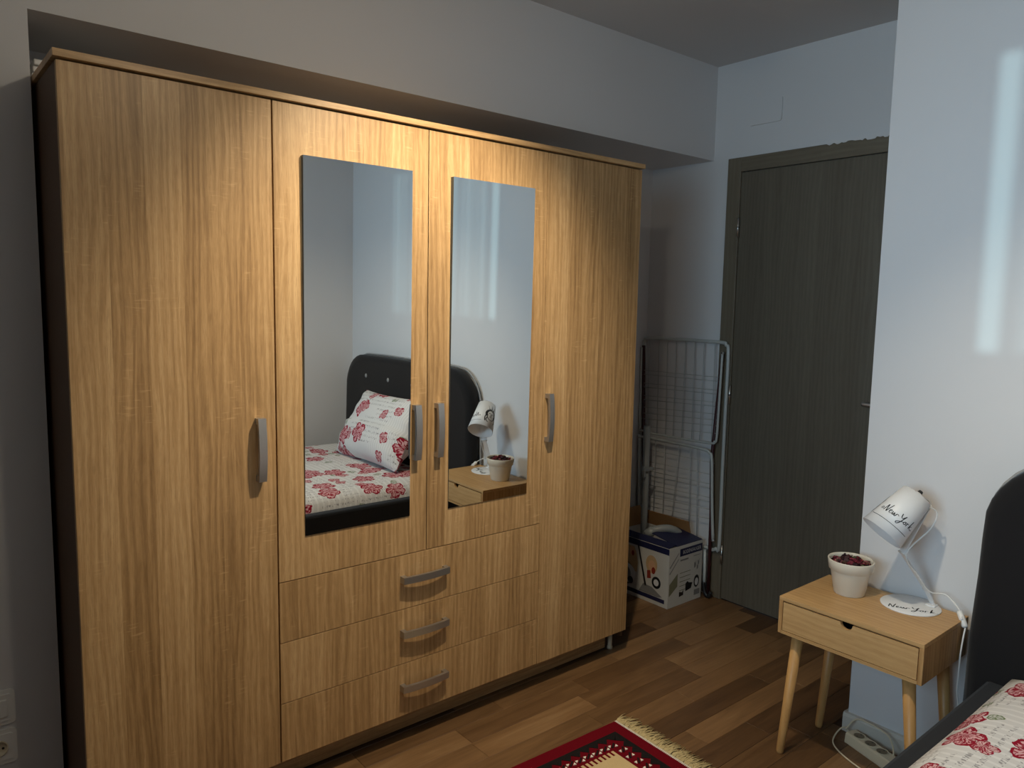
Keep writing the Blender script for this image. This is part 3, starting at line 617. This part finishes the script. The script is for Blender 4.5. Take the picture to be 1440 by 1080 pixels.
yc = (ya+yb_)/2; notch = [(yc+0.019*math.cos(PI+PI*i/10), zb_+0.019*math.sin(PI+PI*i/10)) for i in range(11)]
dr = MB(); prof = [(ya, za), (yb_, za), (yb_, zb_)]+notch[::-1]+[(ya, zb_)]
# split at the notch so that every face stays convex
nl = notch[:6]; nr = notch[5:]
fnd = lambda a, b, d: (d, a, b)
dr.prism([(ya, za), (yc, za)]+[notch[5]]+notch[:5][::-1]+[(ya, zb_)], fnd, NX0+0.0005, NX0+0.0135)
dr.prism([(yc, za), (yb_, za), (yb_, zb_)]+notch[6:][::-1]+[notch[5]], fnd, NX0+0.0005, NX0+0.0135)
dob = dr.build('drawer', 'bamboo', ns)
bx('drawer_box', 'ink', dob, NX0+0.02, NX1-0.02, NY0+0.02, NY1-0.02, NZ0+0.014, NZ0+0.075)
for lx, ly, bxo, byo in ((NX0+0.040, NY1-0.050, 1.876, -0.792), (NX1-0.040, NY1-0.050, 2.128, -0.792), (NX0+0.040, NY0+0.050, 1.876, NY0+0.012), (NX1-0.040, NY0+0.050, 2.128, NY0+0.012)):
    MB().tube([(bxo, byo, 0.0), (bxo+(lx-bxo)*.02, byo+(ly-byo)*.02, 0.008), (lx, ly, NZ0)], [0.0105, 0.0125, 0.0185], 18).build('leg', 'leg', ns)

# ------------------------------------------------------------------ pot with potpourri
PC = Vector((2.040, -0.908, NZ1))
pot = MB().lathe([(0.0, 0.0), (0.044, 0.0), (0.047, 0.003), (0.0605, 0.077), (0.0615, 0.079), (0.066, 0.081), (0.0705, 0.112), (0.0695, 0.1145), (0.0665, 0.1135), (0.0655, 0.108), (0.056, 0.075), (0.045, 0.02), (0.0, 0.018)], PC, n=40, cap0=False, cap1=False).build('flower_pot', 'pot', None, PC)
tag(pot, 'cream clay flower pot filled with dried petals on the nightstand', 'flower pot')
pp = thing('potpourri', PC+Vector((0, 0, 0.085)), 'dark red dried petals filling the cream pot', 'potpourri', kind='stuff')
MB().lathe([(0.0, 0.018), (0.03, 0.015), (0.0575, 0.008)], PC+Vector((0, 0, 0.075)), n=24, cap0=False, cap1=False).build('petal_bed', 'petal_dark', pp)
groups = {k: MB() for k in ('petal_dark', 'petal_red', 'petal_pink', 'petal_green', 'petal_brown')}
for i in range(120):
    a = random.uniform(0, 2*PI); r = 0.056*math.sqrt(random.random()); c = PC+Vector((r*math.cos(a), r*math.sin(a), 0.093+0.018*(1-(r/0.056)**2)+random.uniform(-.003, .008)))
    rot = Matrix.Rotation(random.uniform(0, 6.3), 3, 'Z') @ Matrix.Rotation(random.uniform(-1.1, 1.1), 3, 'X') @ Matrix.Rotation(random.uniform(-1.1, 1.1), 3, 'Y')
    sx, sy = random.uniform(.008, .014), random.uniform(.006, .010)
    P = []
    for q in range(8):
        t = 2*PI*q/8; P.append(c+rot @ Vector((sx*math.cos(t), sy*math.sin(t), 0.004*math.cos(2*t)+0.002)))
    P.append(c-rot @ Vector((0, 0, 0.003)))
    k = random.choices(list(groups), (5, 5, 3, 1, 2))[0]
    groups[k].add(P, [(q, (q+1) % 8, 8) for q in range(8)])
for k, mb in groups.items(): tag(mb.build('dried_petals', k, pp), kind='stuff')

# ------------------------------------------------------------------ bedside lamp
LB = Vector((2.145, -1.124, NZ1)); A = Vector((-0.825, 0.565, 0)); NN = Vector((0.565, 0.825, 0))
lamp = thing('desk_lamp', LB, 'white metal bedside lamp with tilted printed shade on the nightstand', 'lamp')
def lp(s, z, o=0.0): return LB+A*(s*1.15)+NN*o+Vector((0, 0, z-0.545))
BC = LB+A*0.062
BC = Vector((2.092, -1.078, NZ1))
base = MB().lathe([(0.0, 0.0), (0.0845, 0.0), (0.0855, 0.001), (0.0855, 0.003), (0.0845, 0.004), (0.0, 0.004)], BC, n=56, cap0=False, cap1=False).build('base', 'white_metal', lamp)
prof = catmull([(0, .548, 0), (.022, .595, 0), (.062, .658, 0), (.094, .708, 0), (.100, .720, 0), (.095, .734, 0), (.072, .785, 0), (.045, .848, 0), (.037, .868, 0), (.042, .886, 0), (.062, .900, 0)], 5)
st = MB(); hw = 0.0125; th = 0.0012
for i, p in enumerate(prof):
    q0 = prof[max(i-1, 0)]; q1 = prof[min(i+1, len(prof)-1)]; t_ = (q1-q0).normalized(); nx, nz = -t_.y*th, t_.x*th
    st.v += [tuple(lp(p.x+nx, p.y+nz, -hw)), tuple(lp(p.x+nx, p.y+nz, hw)), tuple(lp(p.x-nx, p.y-nz, hw)), tuple(lp(p.x-nx, p.y-nz, -hw))]
    if i:
        o_ = 4*i
        for q in range(4): st.f.append((o_-4+q, o_-4+(q+1) % 4, o_+(q+1) % 4, o_+q)); st.sm.append(False)
st.f += [(0, 1, 2, 3), (len(st.v)-4, len(st.v)-3, len(st.v)-2, len(st.v)-1)]; st.sm += [False, False]
stem = st.build('stem', 'white_metal', lamp)
bx('stem_foot', 'white_metal', lamp, LB.x-0.02, LB.x+0.008, LB.y-0.012, LB.y+0.016, NZ1+0.004, NZ1+0.008, ch=0.001)
for s, z in ((.022, .597), (.1005, .720), (.037, .868)): MB().tube([lp(s, z, -0.016), lp(s, z, 0.016)], 0.0036, 10).build('stem_clip', 'white_plastic', stem)
K = (lp(0.165, 0.78)-lp(0.0715, 0.898)).normalized(); E1 = -NN; E2 = (A*(-K.z)+Vector((0, 0, K.dot(A)))).normalized()
TC = lp(0.0715, 0.898); SL = 0.156; RT, RO = 0.0465, 0.0660
def cone(t, phi, e=0.0):
    r = RT+(RO-RT)*t+e; return TC+K*(SL*t)+(E1*math.cos(phi)+E2*math.sin(phi))*r
sh = MB(); n = 56
for rr, tt in ((0, 0), (0, 1), (-0.0012, 1), (-0.0012, 0)):
    for q in range(n): sh.v.append(tuple(cone(tt, 2*PI*q/n, rr)))
for k in range(3):
    for q in range(n): sh.f.append((k*n+q, k*n+(q+1) % n, (k+1)*n+(q+1) % n, (k+1)*n+q)); sh.sm.append(True)
for q in range(n): sh.f.append((3*n+q, 3*n+(q+1) % n, (q+1) % n, q)); sh.sm.append(True)
shade = sh.build('shade', 'white_metal', lamp)
sock = MB(); sock.lathe([(0.0, -0.012), (0.010, -0.011), (0.0155, -0.004), (0.0165, 0.02), (0.0165, 0.045), (0.014, 0.05), (0.0, 0.05)], TC, K, 24, False, False); sock.build('bulb_socket', 'white_plastic', lamp)
for i in range(3):
    a = 2*PI*i/3+0.4; MB().tube([TC+K*0.012, cone(0.08, a, -0.001)], 0.0016, 6).build('spider_arm', 'white_metal', shade)
MB().lathe([(0.006, -0.020), (0.008, -0.014), (0.008, -0.010)], TC, K, 14).build('end_nut', 'black', lamp)
MB().lathe([(0.012, 0.05), (0.020, 0.065), (0.026, 0.085), (0.024, 0.10), (0.012, 0.112), (0.0, 0.114)], TC, K, 24, False, False).build('bulb', 'white_plastic', lamp)
# script lettering and drawing on shade and base
STROKES = [[(0, 0), (.05, .5), (.12, 1.0), (.2, .5), (.3, 0), (.4, .6), (.52, 1.2)], [(.55, .25), (.7, .4), (.68, .55), (.57, .45), (.58, .15), (.7, .05), (.85, .2)],
           [(.85, .5), (.92, .1), (1.0, .12), (1.05, .45), (1.12, .1), (1.2, .12), (1.3, .5), (1.5, .4)], [(1.66, 1.0), (1.74, .55), (1.9, .5), (2.12, 1.0)], [(2.12, 1.0), (2.0, .5), (1.85, -.15), (1.66, -.5), (1.58, -.3), (1.85, 0), (2.15, .2)],
           [(2.28, .38), (2.16, .15), (2.25, 0), (2.38, .15), (2.35, .4), (2.28, .36), (2.48, .4)], [(2.5, 0), (2.56, .45), (2.62, .38), (2.74, .44)], [(2.86, 0), (2.92, .5), (3.04, 1.15), (2.94, .5), (2.88, .1)], [(3.16, .5), (2.94, .25), (3.2, 0), (3.42, .15)]]
def ribbon(mb, pts, wd_, fn):
    P = catmull([(a, b, 0) for a, b in pts], 5); o_ = len(mb.v)
    for i, p in enumerate(P):
        d = (P[min(i+1, len(P)-1)]-P[max(i-1, 0)]); d = d.normalized() if d.length > 0 else Vector((1, 0, 0)); nrm = Vector((-d.y, d.x, 0))*wd_*(0.7+0.5*abs(d.y))
        mb.v += [tuple(fn(p.x+nrm.x, p.y+nrm.y)), tuple(fn(p.x-nrm.x, p.y-nrm.y))]
        if i: mb.f.append((o_+2*i-2, o_+2*i, o_+2*i+1, o_+2*i-1)); mb.sm.append(False)
tx = MB(); fsh = lambda a, b: cone(0.66-b*0.155, math.radians(78-a*31.0), 0.0005)
for s in STROKES: ribbon(tx, s, 0.035, fsh)
ribbon(tx, [(-.35, .2), (-.28, .42), (-.16, .35), (-.2, .12), (-.34, .12), (-.36, .3)], 0.03, fsh)
tx.build('script_lettering', 'ink', shade)
ln = MB(); ribbon(ln, [(a*0.25, -0.95) for a in range(-3, 14)], 0.045, fsh); ln.build('printed_line', 'ink', shade)
fc = MB(); ffc = lambda a, b: cone(0.60-b*0.20, math.radians(146-a*36.0), 0.0005)
for i in range(7):
    an = math.radians(20+23*i); dx, dy = math.cos(an), math.sin(an); px_, py_ = -dy*0.10, dx*0.10
    fc.add([ffc(dx*.75+px_, .6+dy*.75+py_), ffc(dx*.75-px_, .6+dy*.75-py_), ffc(dx*1.85, .6+dy*1.85)], [(0, 1, 2)])
for rad, wdt in ((.72, .10), (.9, .05)): ribbon(fc, [(rad*math.cos(math.radians(a)), .6+rad*math.sin(math.radians(a))) for a in range(-40, 221, 20)], wdt, ffc)
for s in ([(-.35, .65), (-.2, .72), (-.05, .66)], [(.12, .66), (.28, .72), (.42, .64)], [(.05, .6), (.0, .3), (.12, .26)], [(-.12, .02), (.06, .08), (.24, .0)], [(-.62, .3), (-.5, -.2), (-.2, -.5), (.1, -.58), (.4, -.4), (.6, .0), (.66, .4)], [(-.8, .2), (-.85, -.4), (-.6, -1.0)], [(.82, .2), (.9, -.4), (.8, -1.0)], [(.6, -.2), (.7, -.7), (.4, -1.1)]): ribbon(fc, s, 0.055, ffc)
fc.build('printed_crowned_head', 'ink', shade)
tb = MB(); V_ = Vector((0.42, -0.907, 0)); U_ = Vector((0.907, 0.42, 0)); bc0 = BC+Vector((-0.034, -0.022, 0))
for s in STROKES: ribbon(tb, s, 0.035, lambda a, b: bc0+V_*((a-1.7)*0.040)+U_*((b-.3)*0.026)+Vector((0, 0, 0.0044)))
tb.build('script_lettering', 'ink', base)
cable = MB().tube(catmull([lp(.040, .866, -.014), lp(.020, .848, -.016), lp(.034, .80, -.016), lp(.098, .722, -.017), lp(.060, .65, -.018), lp(.024, .600, -.018), (2.135, -1.158, .597), (2.128, -1.190, .580), (2.118, -1.208, .567)], 5), 0.0022, 8).build('cable', 'white_plastic', lamp)
swp0, swp1 = Vector((2.116, -1.208, .566)), Vector((2.098, -1.234, .528))
d_ = (swp1-swp0)
MB().tube([swp0, swp0+d_*.08, swp0+d_*.5, swp0+d_*.92, swp1], [.006, .0088, .0092, .0088, .006], 12).build('inline_switch', 'white_plastic', cable)
MB().tube([swp0+d_*.42+Vector((-.008, .0, .005)), swp0+d_*.60+Vector((-.008, .0, .005))], .0036, 8).build('switch_rocker', 'white_metal', cable)
MB().tube(catmull([swp1, (2.085, -1.234, .49), (2.080, -1.2325, .44), (2.084, -1.231, .38), (2.09, -1.229, .33), (2.12, -1.226, .25), (2.14, -1.20, .10), (2.13, -1.15, .035)], 5), 0.0024, 8).build('cable', 'white_plastic', lamp)

# ------------------------------------------------------------------ power strip
S0, S1 = Vector((2.132, -0.905, 0)), Vector((2.075, -1.075, 0)); sd = (S1-S0).normalized(); sn = Vector((-sd.y, sd.x, 0))
ps = thing('power_strip', (S0+S1)/2, 'beige power strip with two round sockets under the nightstand', 'power strip')
up_ = Vector((0, 0, 1)); sx_ = (sn*0.85+up_*0.0)
body = MB(); Ls = (S1-S0).length
body.prism([(-0.026, 0.0), (0.026, 0.0), (0.027, 0.006), (0.024, 0.030), (0.020, 0.036), (-0.020, 0.036), (-0.024, 0.030), (-0.027, 0.006)], lambda a, b, d: S0+sd*d+sn*a+up_*b, 0, Ls); body.build('housing', 'beige_plastic', ps)
for k in range(3):
    c = S0+sd*(0.035+0.047*k)+up_*0.036
    s = MB().lathe([(0.0205, 0.0), (0.0205, 0.002), (0.0185, 0.002), (0.0180, 0.0005), (0.0, 0.0005)], c, (0, 0, 1), 24, False, False).build('socket', 'beige_plastic', ps)
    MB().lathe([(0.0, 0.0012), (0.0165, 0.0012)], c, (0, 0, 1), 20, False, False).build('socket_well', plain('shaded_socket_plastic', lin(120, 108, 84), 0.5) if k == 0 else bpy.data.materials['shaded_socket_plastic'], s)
    for q in (-1, 1): MB().lathe([(0.0, 0.0016), (0.0028, 0.0016)], c+sn*0.0095*q, (0, 0, 1), 8, False, False).build('pin_hole', 'black', s)
MB().tube(catmull([S0+up_*.018, (2.145, -.875, .03), (2.10, -.868, .018), (2.055, -.885, .005), (2.01, -.96, .004), (1.985, -1.06, .004), (1.99, -1.15, .004)], 6), 0.0026, 8).build('cable', 'beige_plastic', ps)
MB().tube(catmull([(2.135, -.885, .03), (2.150, -.91, .072), (2.150, -.96, .078), (2.14, -1.02, .072), (2.115, -1.05, .055), (2.095, -1.062, .037)], 6), 0.0026, 8).build('cable', 'beige_plastic', ps)

# ------------------------------------------------------------------ bed
BYA, BYB, BXF = -1.305, -2.640, 0.085
bed = thing('bed', (1.1, (BYA+BYB)/2, 0), 'charcoal upholstered bed with rounded tufted headboard', 'bed')
hbp = [(-1.238, 0.06), (-1.240, 0.50), (-1.250, 0.70), (-1.252, 0.80)]
for i in range(1, 9):
    a = PI/2*i/8; hbp.append((-1.462+0.21*math.cos(a), 0.845+0.21*math.sin(a)))
hbp += [(y_, z_) for y_, z_ in [(-1.7, 1.062), (-1.97, 1.064)]]
full = hbp+[(-3.94-y_, z_) for y_, z_ in hbp[::-1][1:]]
hb = MB(); n = len(full); rows = []
def inset(pts, d):
    cy_, cz_ = -1.97, 0.55; out = []
    for y_, z_ in pts:
        out.append((y_+(d if y_ < cy_ else -d), z_-(d if z_ > 0.8 else d*0.3)))
    return out
layers = [(2.098, 0.014), (2.092, 0.03), (2.105, 0.003), (2.115, 0.0), (2.160, 0.0), (2.167, 0.004)]
layers = [(2.091, 0.035), (2.095, 0.016), (2.105, 0.004), (2.115, 0.0), (2.158, 0.0), (2.166, 0.006)]
for xx, dd in layers: hb.v += [(xx, y_, z_) for y_, z_ in inset(full, dd)]
for k in range(len(layers)-1):
    for i in range(n):
        j = (i+1) % n; hb.f.append((k*n+i, k*n+j, (k+1)*n+j, (k+1)*n+i)); hb.sm.append(True)
hb.f += [tuple(range(n)), tuple(range((len(layers)-1)*n, len(layers)*n))]; hb.sm += [False, False]
head = hb.build('headboard', 'fabric', bed)
MB().tube([(2.168, y_, z_) for y_, z_ in inset(full, -0.004)], 0.005, 6).build('piping', 'piping', head)
for y_ in (-1.55, -1.83, -2.11, -2.39):
    MB().lathe([(0.0, 0.004), (0.010, 0.003), (0.014, 0.0), (0.010, -0.003)], (2.089, y_, 0.925), (-1, 0, 0), 14, False, False).build('button', 'piping', head)
bx('side_rail', 'fabric', bed, BXF, 2.089, BYA-0.058, BYA, 0.06, 0.400, ch=0.012); bx('side_rail', 'fabric', bed, BXF, 2.089, BYB, BYB+0.058, 0.06, 0.400, ch=0.012)
bx('foot_rail', 'fabric', bed, BXF, BXF+0.058, BYB+0.058, BYA-0.058, 0.06, 0.400, ch=0.012)
bx('slat_base', 'carcass', bed, BXF+0.058, 2.089, BYB+0.058, BYA-0.058, 0.20, 0.22)
for a, b in ((BXF+0.08, BYA-0.05), (BXF+0.08, BYB+0.05), (2.0, BYA-0.05), (2.0, BYB+0.05)): MB().lathe([(0.018, 0.0), (0.026, 0.0605)], (a, b, 0), n=16).build('leg', 'black', bed)
# mattress in floral sheet
mt = MB(); nx_, ny_ = 40, 30; X0, X1, Y0, Y1, zt, zb0 = BXF+0.062, 2.080, BYB+0.062, BYA-0.064, 0.474, 0.222
def sup(u): return max(0.0, 1-abs(u)**14)**(1/14)
top = []
for i in range(nx_+1):
    for j in range(ny_+1):
        u, v_ = -1+2*i/nx_, -1+2*j/ny_
        dz = 0.045*(max(abs(u), abs(v_))**18); wob = 0.004*math.sin(7*u+3*v_)*math.sin(5*v_-2*u)
        rc = 1.0
        mt.v.append(((X0+X1)/2+(X1-X0)/2*u, (Y0+Y1)/2+(Y1-Y0)/2*v_, zt-dz+wob))
for i in range(nx_):
    for j in range(ny_):
        a = i*(ny_+1)+j; mt.f.append((a, a+1, a+ny_+2, a+ny_+1)); mt.sm.append(True)
rim = [i*(ny_+1) for i in range(nx_+1)]+[nx_*(ny_+1)+j for j in range(1, ny_+1)]+[i*(ny_+1)+ny_ for i in range(nx_-1, -1, -1)]+[j for j in range(ny_-1, 0, -1)]
o_ = len(mt.v); mt.v += [(mt.v[k][0], mt.v[k][1], zb0) for k in rim]
for i in range(len(rim)):
    j = (i+1) % len(rim); mt.f.append((rim[i], rim[j], o_+j, o_+i)); mt.sm.append(True)
mt.f.append(tuple(range(o_, o_+len(rim)))); mt.sm.append(False)
mat_ = thing('mattress', ((X0+X1)/2, (Y0+Y1)/2, zb0), 'mattress in white sheet with crimson flowers lying on the dark bed', 'mattress')
mt.build('fitted_sheet', 'linen', mat_)
# pillow leaning on the headboard
pw, ph, pt = 0.70, 0.445, 0.105; N1, N2 = 36, 26
bo, ux, uy = Vector((1.800, -1.885, 0.478)), Vector((0.02, 1, 0.03)).normalized(), Vector((0.50, -0.03, 0.86)).normalized(); uz = ux.cross(uy).normalized()
if uz.x > 0: uz = -uz
pb = MB(); uvs = []
for side in (1, -1):
    for i in range(N1+1):
        for j in range(N2+1):
            u, v_ = -1+2*i/N1, -1+2*j/N2
            prf = (max(0, 1-abs(u)**2.6)*max(0, 1-abs(v_)**2.6))**0.55
            pin = 1-0.075*(1-abs(u)**2)*(abs(v_)**3); pin2 = 1-0.06*(1-abs(v_)**2)*(abs(u)**3)
            wr_ = 0.006*math.sin(9*u+4*v_+side)*math.sin(6*v_-3*u)*(1-prf*0.5)+0.006*math.sin(14*v_+5*u)*(abs(u)**2)
            p = bo+ux*(pw/2*u*pin2)+uy*(ph/2*(1+v_*pin))+uz*(side*pt*prf*(1.15 if v_ < 0 else 0.95)+wr_*min(1, prf*4))
            p.z = max(p.z, 0.479); pb.v.append(tuple(p)); uvs.append((u*pw/2+5.3, v_*ph/2+2.2+side*1.7))
    o_ = (0 if side == 1 else (N1+1)*(N2+1))
    for i in range(N1):
        for j in range(N2):
            a = o_+i*(N2+1)+j; pb.f.append((a, a+1, a+N2+2, a+N2+1)); pb.sm.append(True)
pil = pb.build('pillow', 'pillow', None, (1.90, -1.885, 0.479))
uvl = pil.data.uv_layers.new(name='UVMap')
for lp_ in pil.data.loops: uvl.data[lp_.index].uv = uvs[lp_.vertex_index]
tag(pil, 'white pillow with crimson flowers propped against the dark headboard', 'pillow')

# ------------------------------------------------------------------ rug
RO_ = Vector((1.572, -0.338, 0)); ra = math.radians(6.0)
RX = Vector((-math.cos(ra*0.5), math.sin(ra*0.4), 0)).normalized(); RY = Vector((-RX.y, RX.x, 0)); RY = -RY if RY.y > 0 else RY
RL, RW = 1.30, 0.62
rug = thing('rug', RO_+RX*RL/2+RY*RW/2, 'red and black patterned wool rug with cream fringe in front of the wardrobe', 'rug')
def rp(a, b, z=0.0): return RO_+RX*a+RY*b+Vector((0, 0, z))          # a along the length from the fringe end, b across
pile = MB().prism([(0, 0), (RL, 0), (RL, RW), (0, RW)], lambda a, b, d: rp(a, b, d), 0.0005, 0.009).build('pile', 'rug_red', rug)
def flat(name, mat, polys, z0=0.0088, z1=0.0104):
    mb = MB()
    for P in polys: mb.prism(P, lambda a, b, d: rp(a, b, d), z0, z1)
    return tag(mb.build(name, mat, pile), kind='stuff' if len(polys) > 1 else None)
i0, i1 = 0.048, 0.064
ring = MB(); O_ = [(i0, i0), (RL-i0, i0), (RL-i0, RW-i0), (i0, RW-i0)]; I_ = [(i1, i1), (RL-i1, i1), (RL-i1, RW-i1), (i1, RW-i1)]
ring.v = [tuple(rp(*q, z_)) for z_ in (0.0088, 0.0104) for q in O_+I_]
for q in range(4):
    r_ = (q+1) % 4
    for f_ in ((8+q, 8+r_, 12+r_, 12+q), (q, r_, 8+r_, 8+q), (4+q, 4+r_, 12+r_, 12+q), (q, r_, 4+r_, 4+q)): ring.f.append(f_); ring.sm.append(False)
ring.build('border_band', 'rug_black', pile)
tri = []
k = 0.040; a = i1
while a < RL-i1-k:
    tri.append([(a, i1), (a+k, i1), (a+k/2, i1+0.022)]); tri.append([(a, RW-i1), (a+k/2, RW-i1-0.022), (a+k, RW-i1)]); a += k
flat('zigzag', 'rug_black', tri)
tri = []; b = i1
while b < RW-i1-k:
    tri.append([(i1, b), (i1+0.022, b+k/2), (i1, b+k)]); tri.append([(RL-i1, b), (RL-i1, b+k), (RL-i1-0.022, b+k/2)]); b += k
flat('zigzag', 'rug_black', tri)
leaves = []; sprigs = []
def sprig(a, b, da, db):
    na, nb = -db, da
    for s, q in ((1, 0.0), (-1, 0.012)):
        ca, cb = a+da*q+na*0.007*s, b+db*q+nb*0.007*s
        leaves.append([(ca-da*.004, cb-db*.004), (ca+na*.009*s+da*.003, cb+nb*.009*s+db*.003), (ca+da*.010, cb+db*.010)] if s > 0 else [(ca-da*.004, cb-db*.004), (ca+da*.010, cb+db*.010), (ca+na*.009*s+da*.003, cb+nb*.009*s+db*.003)])
    sprigs.append([(a-da*.010-na*.003, b-db*.010-nb*.003), (a+da*.020-na*.003, b+db*.020-nb*.003), (a+da*.020+na*.003, b+db*.020+nb*.003), (a-da*.010+na*.003, b-db*.010+nb*.003)])
m0 = 0.098
a = m0+0.01
while a < RL-m0: sprig(a, m0+random.uniform(-.004, .004), .8, .6); sprig(a, RW-m0, .8, -.6); a += 0.036
b = m0+0.035
while b < RW-m0: sprig(m0+random.uniform(-.004, .004), b, .6, .8); sprig(RL-m0, b, -.6, .8); b += 0.036
flat('sprig_motif', 'rug_black', sprigs); flat('leaf_motif', 'rug_white', leaves, 0.0088, 0.0112)
c0 = 0.134
flat('cream_field', 'rug_cream', [[(c0, c0+0.012), (RL-c0, c0+0.012), (RL-c0, RW-c0-0.012), (c0, RW-c0-0.012)]], 0.0088, 0.0100)
teeth = []; a = c0
while a < RL-c0-0.008:
    teeth.append([(a, c0-0.010), (a+0.010, c0-0.010), (a+0.010, c0+0.012), (a, c0+0.012)]); teeth.append([(a, RW-c0-0.012), (a+0.010, RW-c0-0.012), (a+0.010, RW-c0+0.010), (a, RW-c0+0.010)]); a += 0.019
flat('comb_edge', 'rug_cream', teeth, 0.0088, 0.0100)
hem = MB(); 
b = 0.0
while b < RW:
    hem.prism([(-0.006, b), (0.003, b), (0.003, b+0.0038), (-0.006, b+0.0038)], lambda a_, b_, d: rp(a_, b_, d), 0.001, 0.0095); b += 0.0062
tag(hem.build('hem_stitch', 'rug_white', rug), kind='stuff')
fr = MB(); b = 0.0
while b < RW:
    for q in range(3):
        L = random.uniform(0.048, 0.085); sw = random.gauss(0, 0.010); b_ = b+random.uniform(-.002, .002)
        fr.tube([rp(-0.003, b_, 0.006), rp(-0.016, b_+sw*.2, 0.009+random.uniform(0, .006)), rp(-L*.6, b_+sw*.7, 0.006+random.uniform(0, .006)), rp(-L, b_+sw*1.3, 0.0026+random.uniform(0, .003))], [0.0017, 0.0017, 0.0015, 0.0009], 5)
    b += 0.0047
tag(fr.build('fringe', 'fringe', rug), kind='stuff')

for o in bpy.data.objects:
    if '_o' in o: del o['_o']
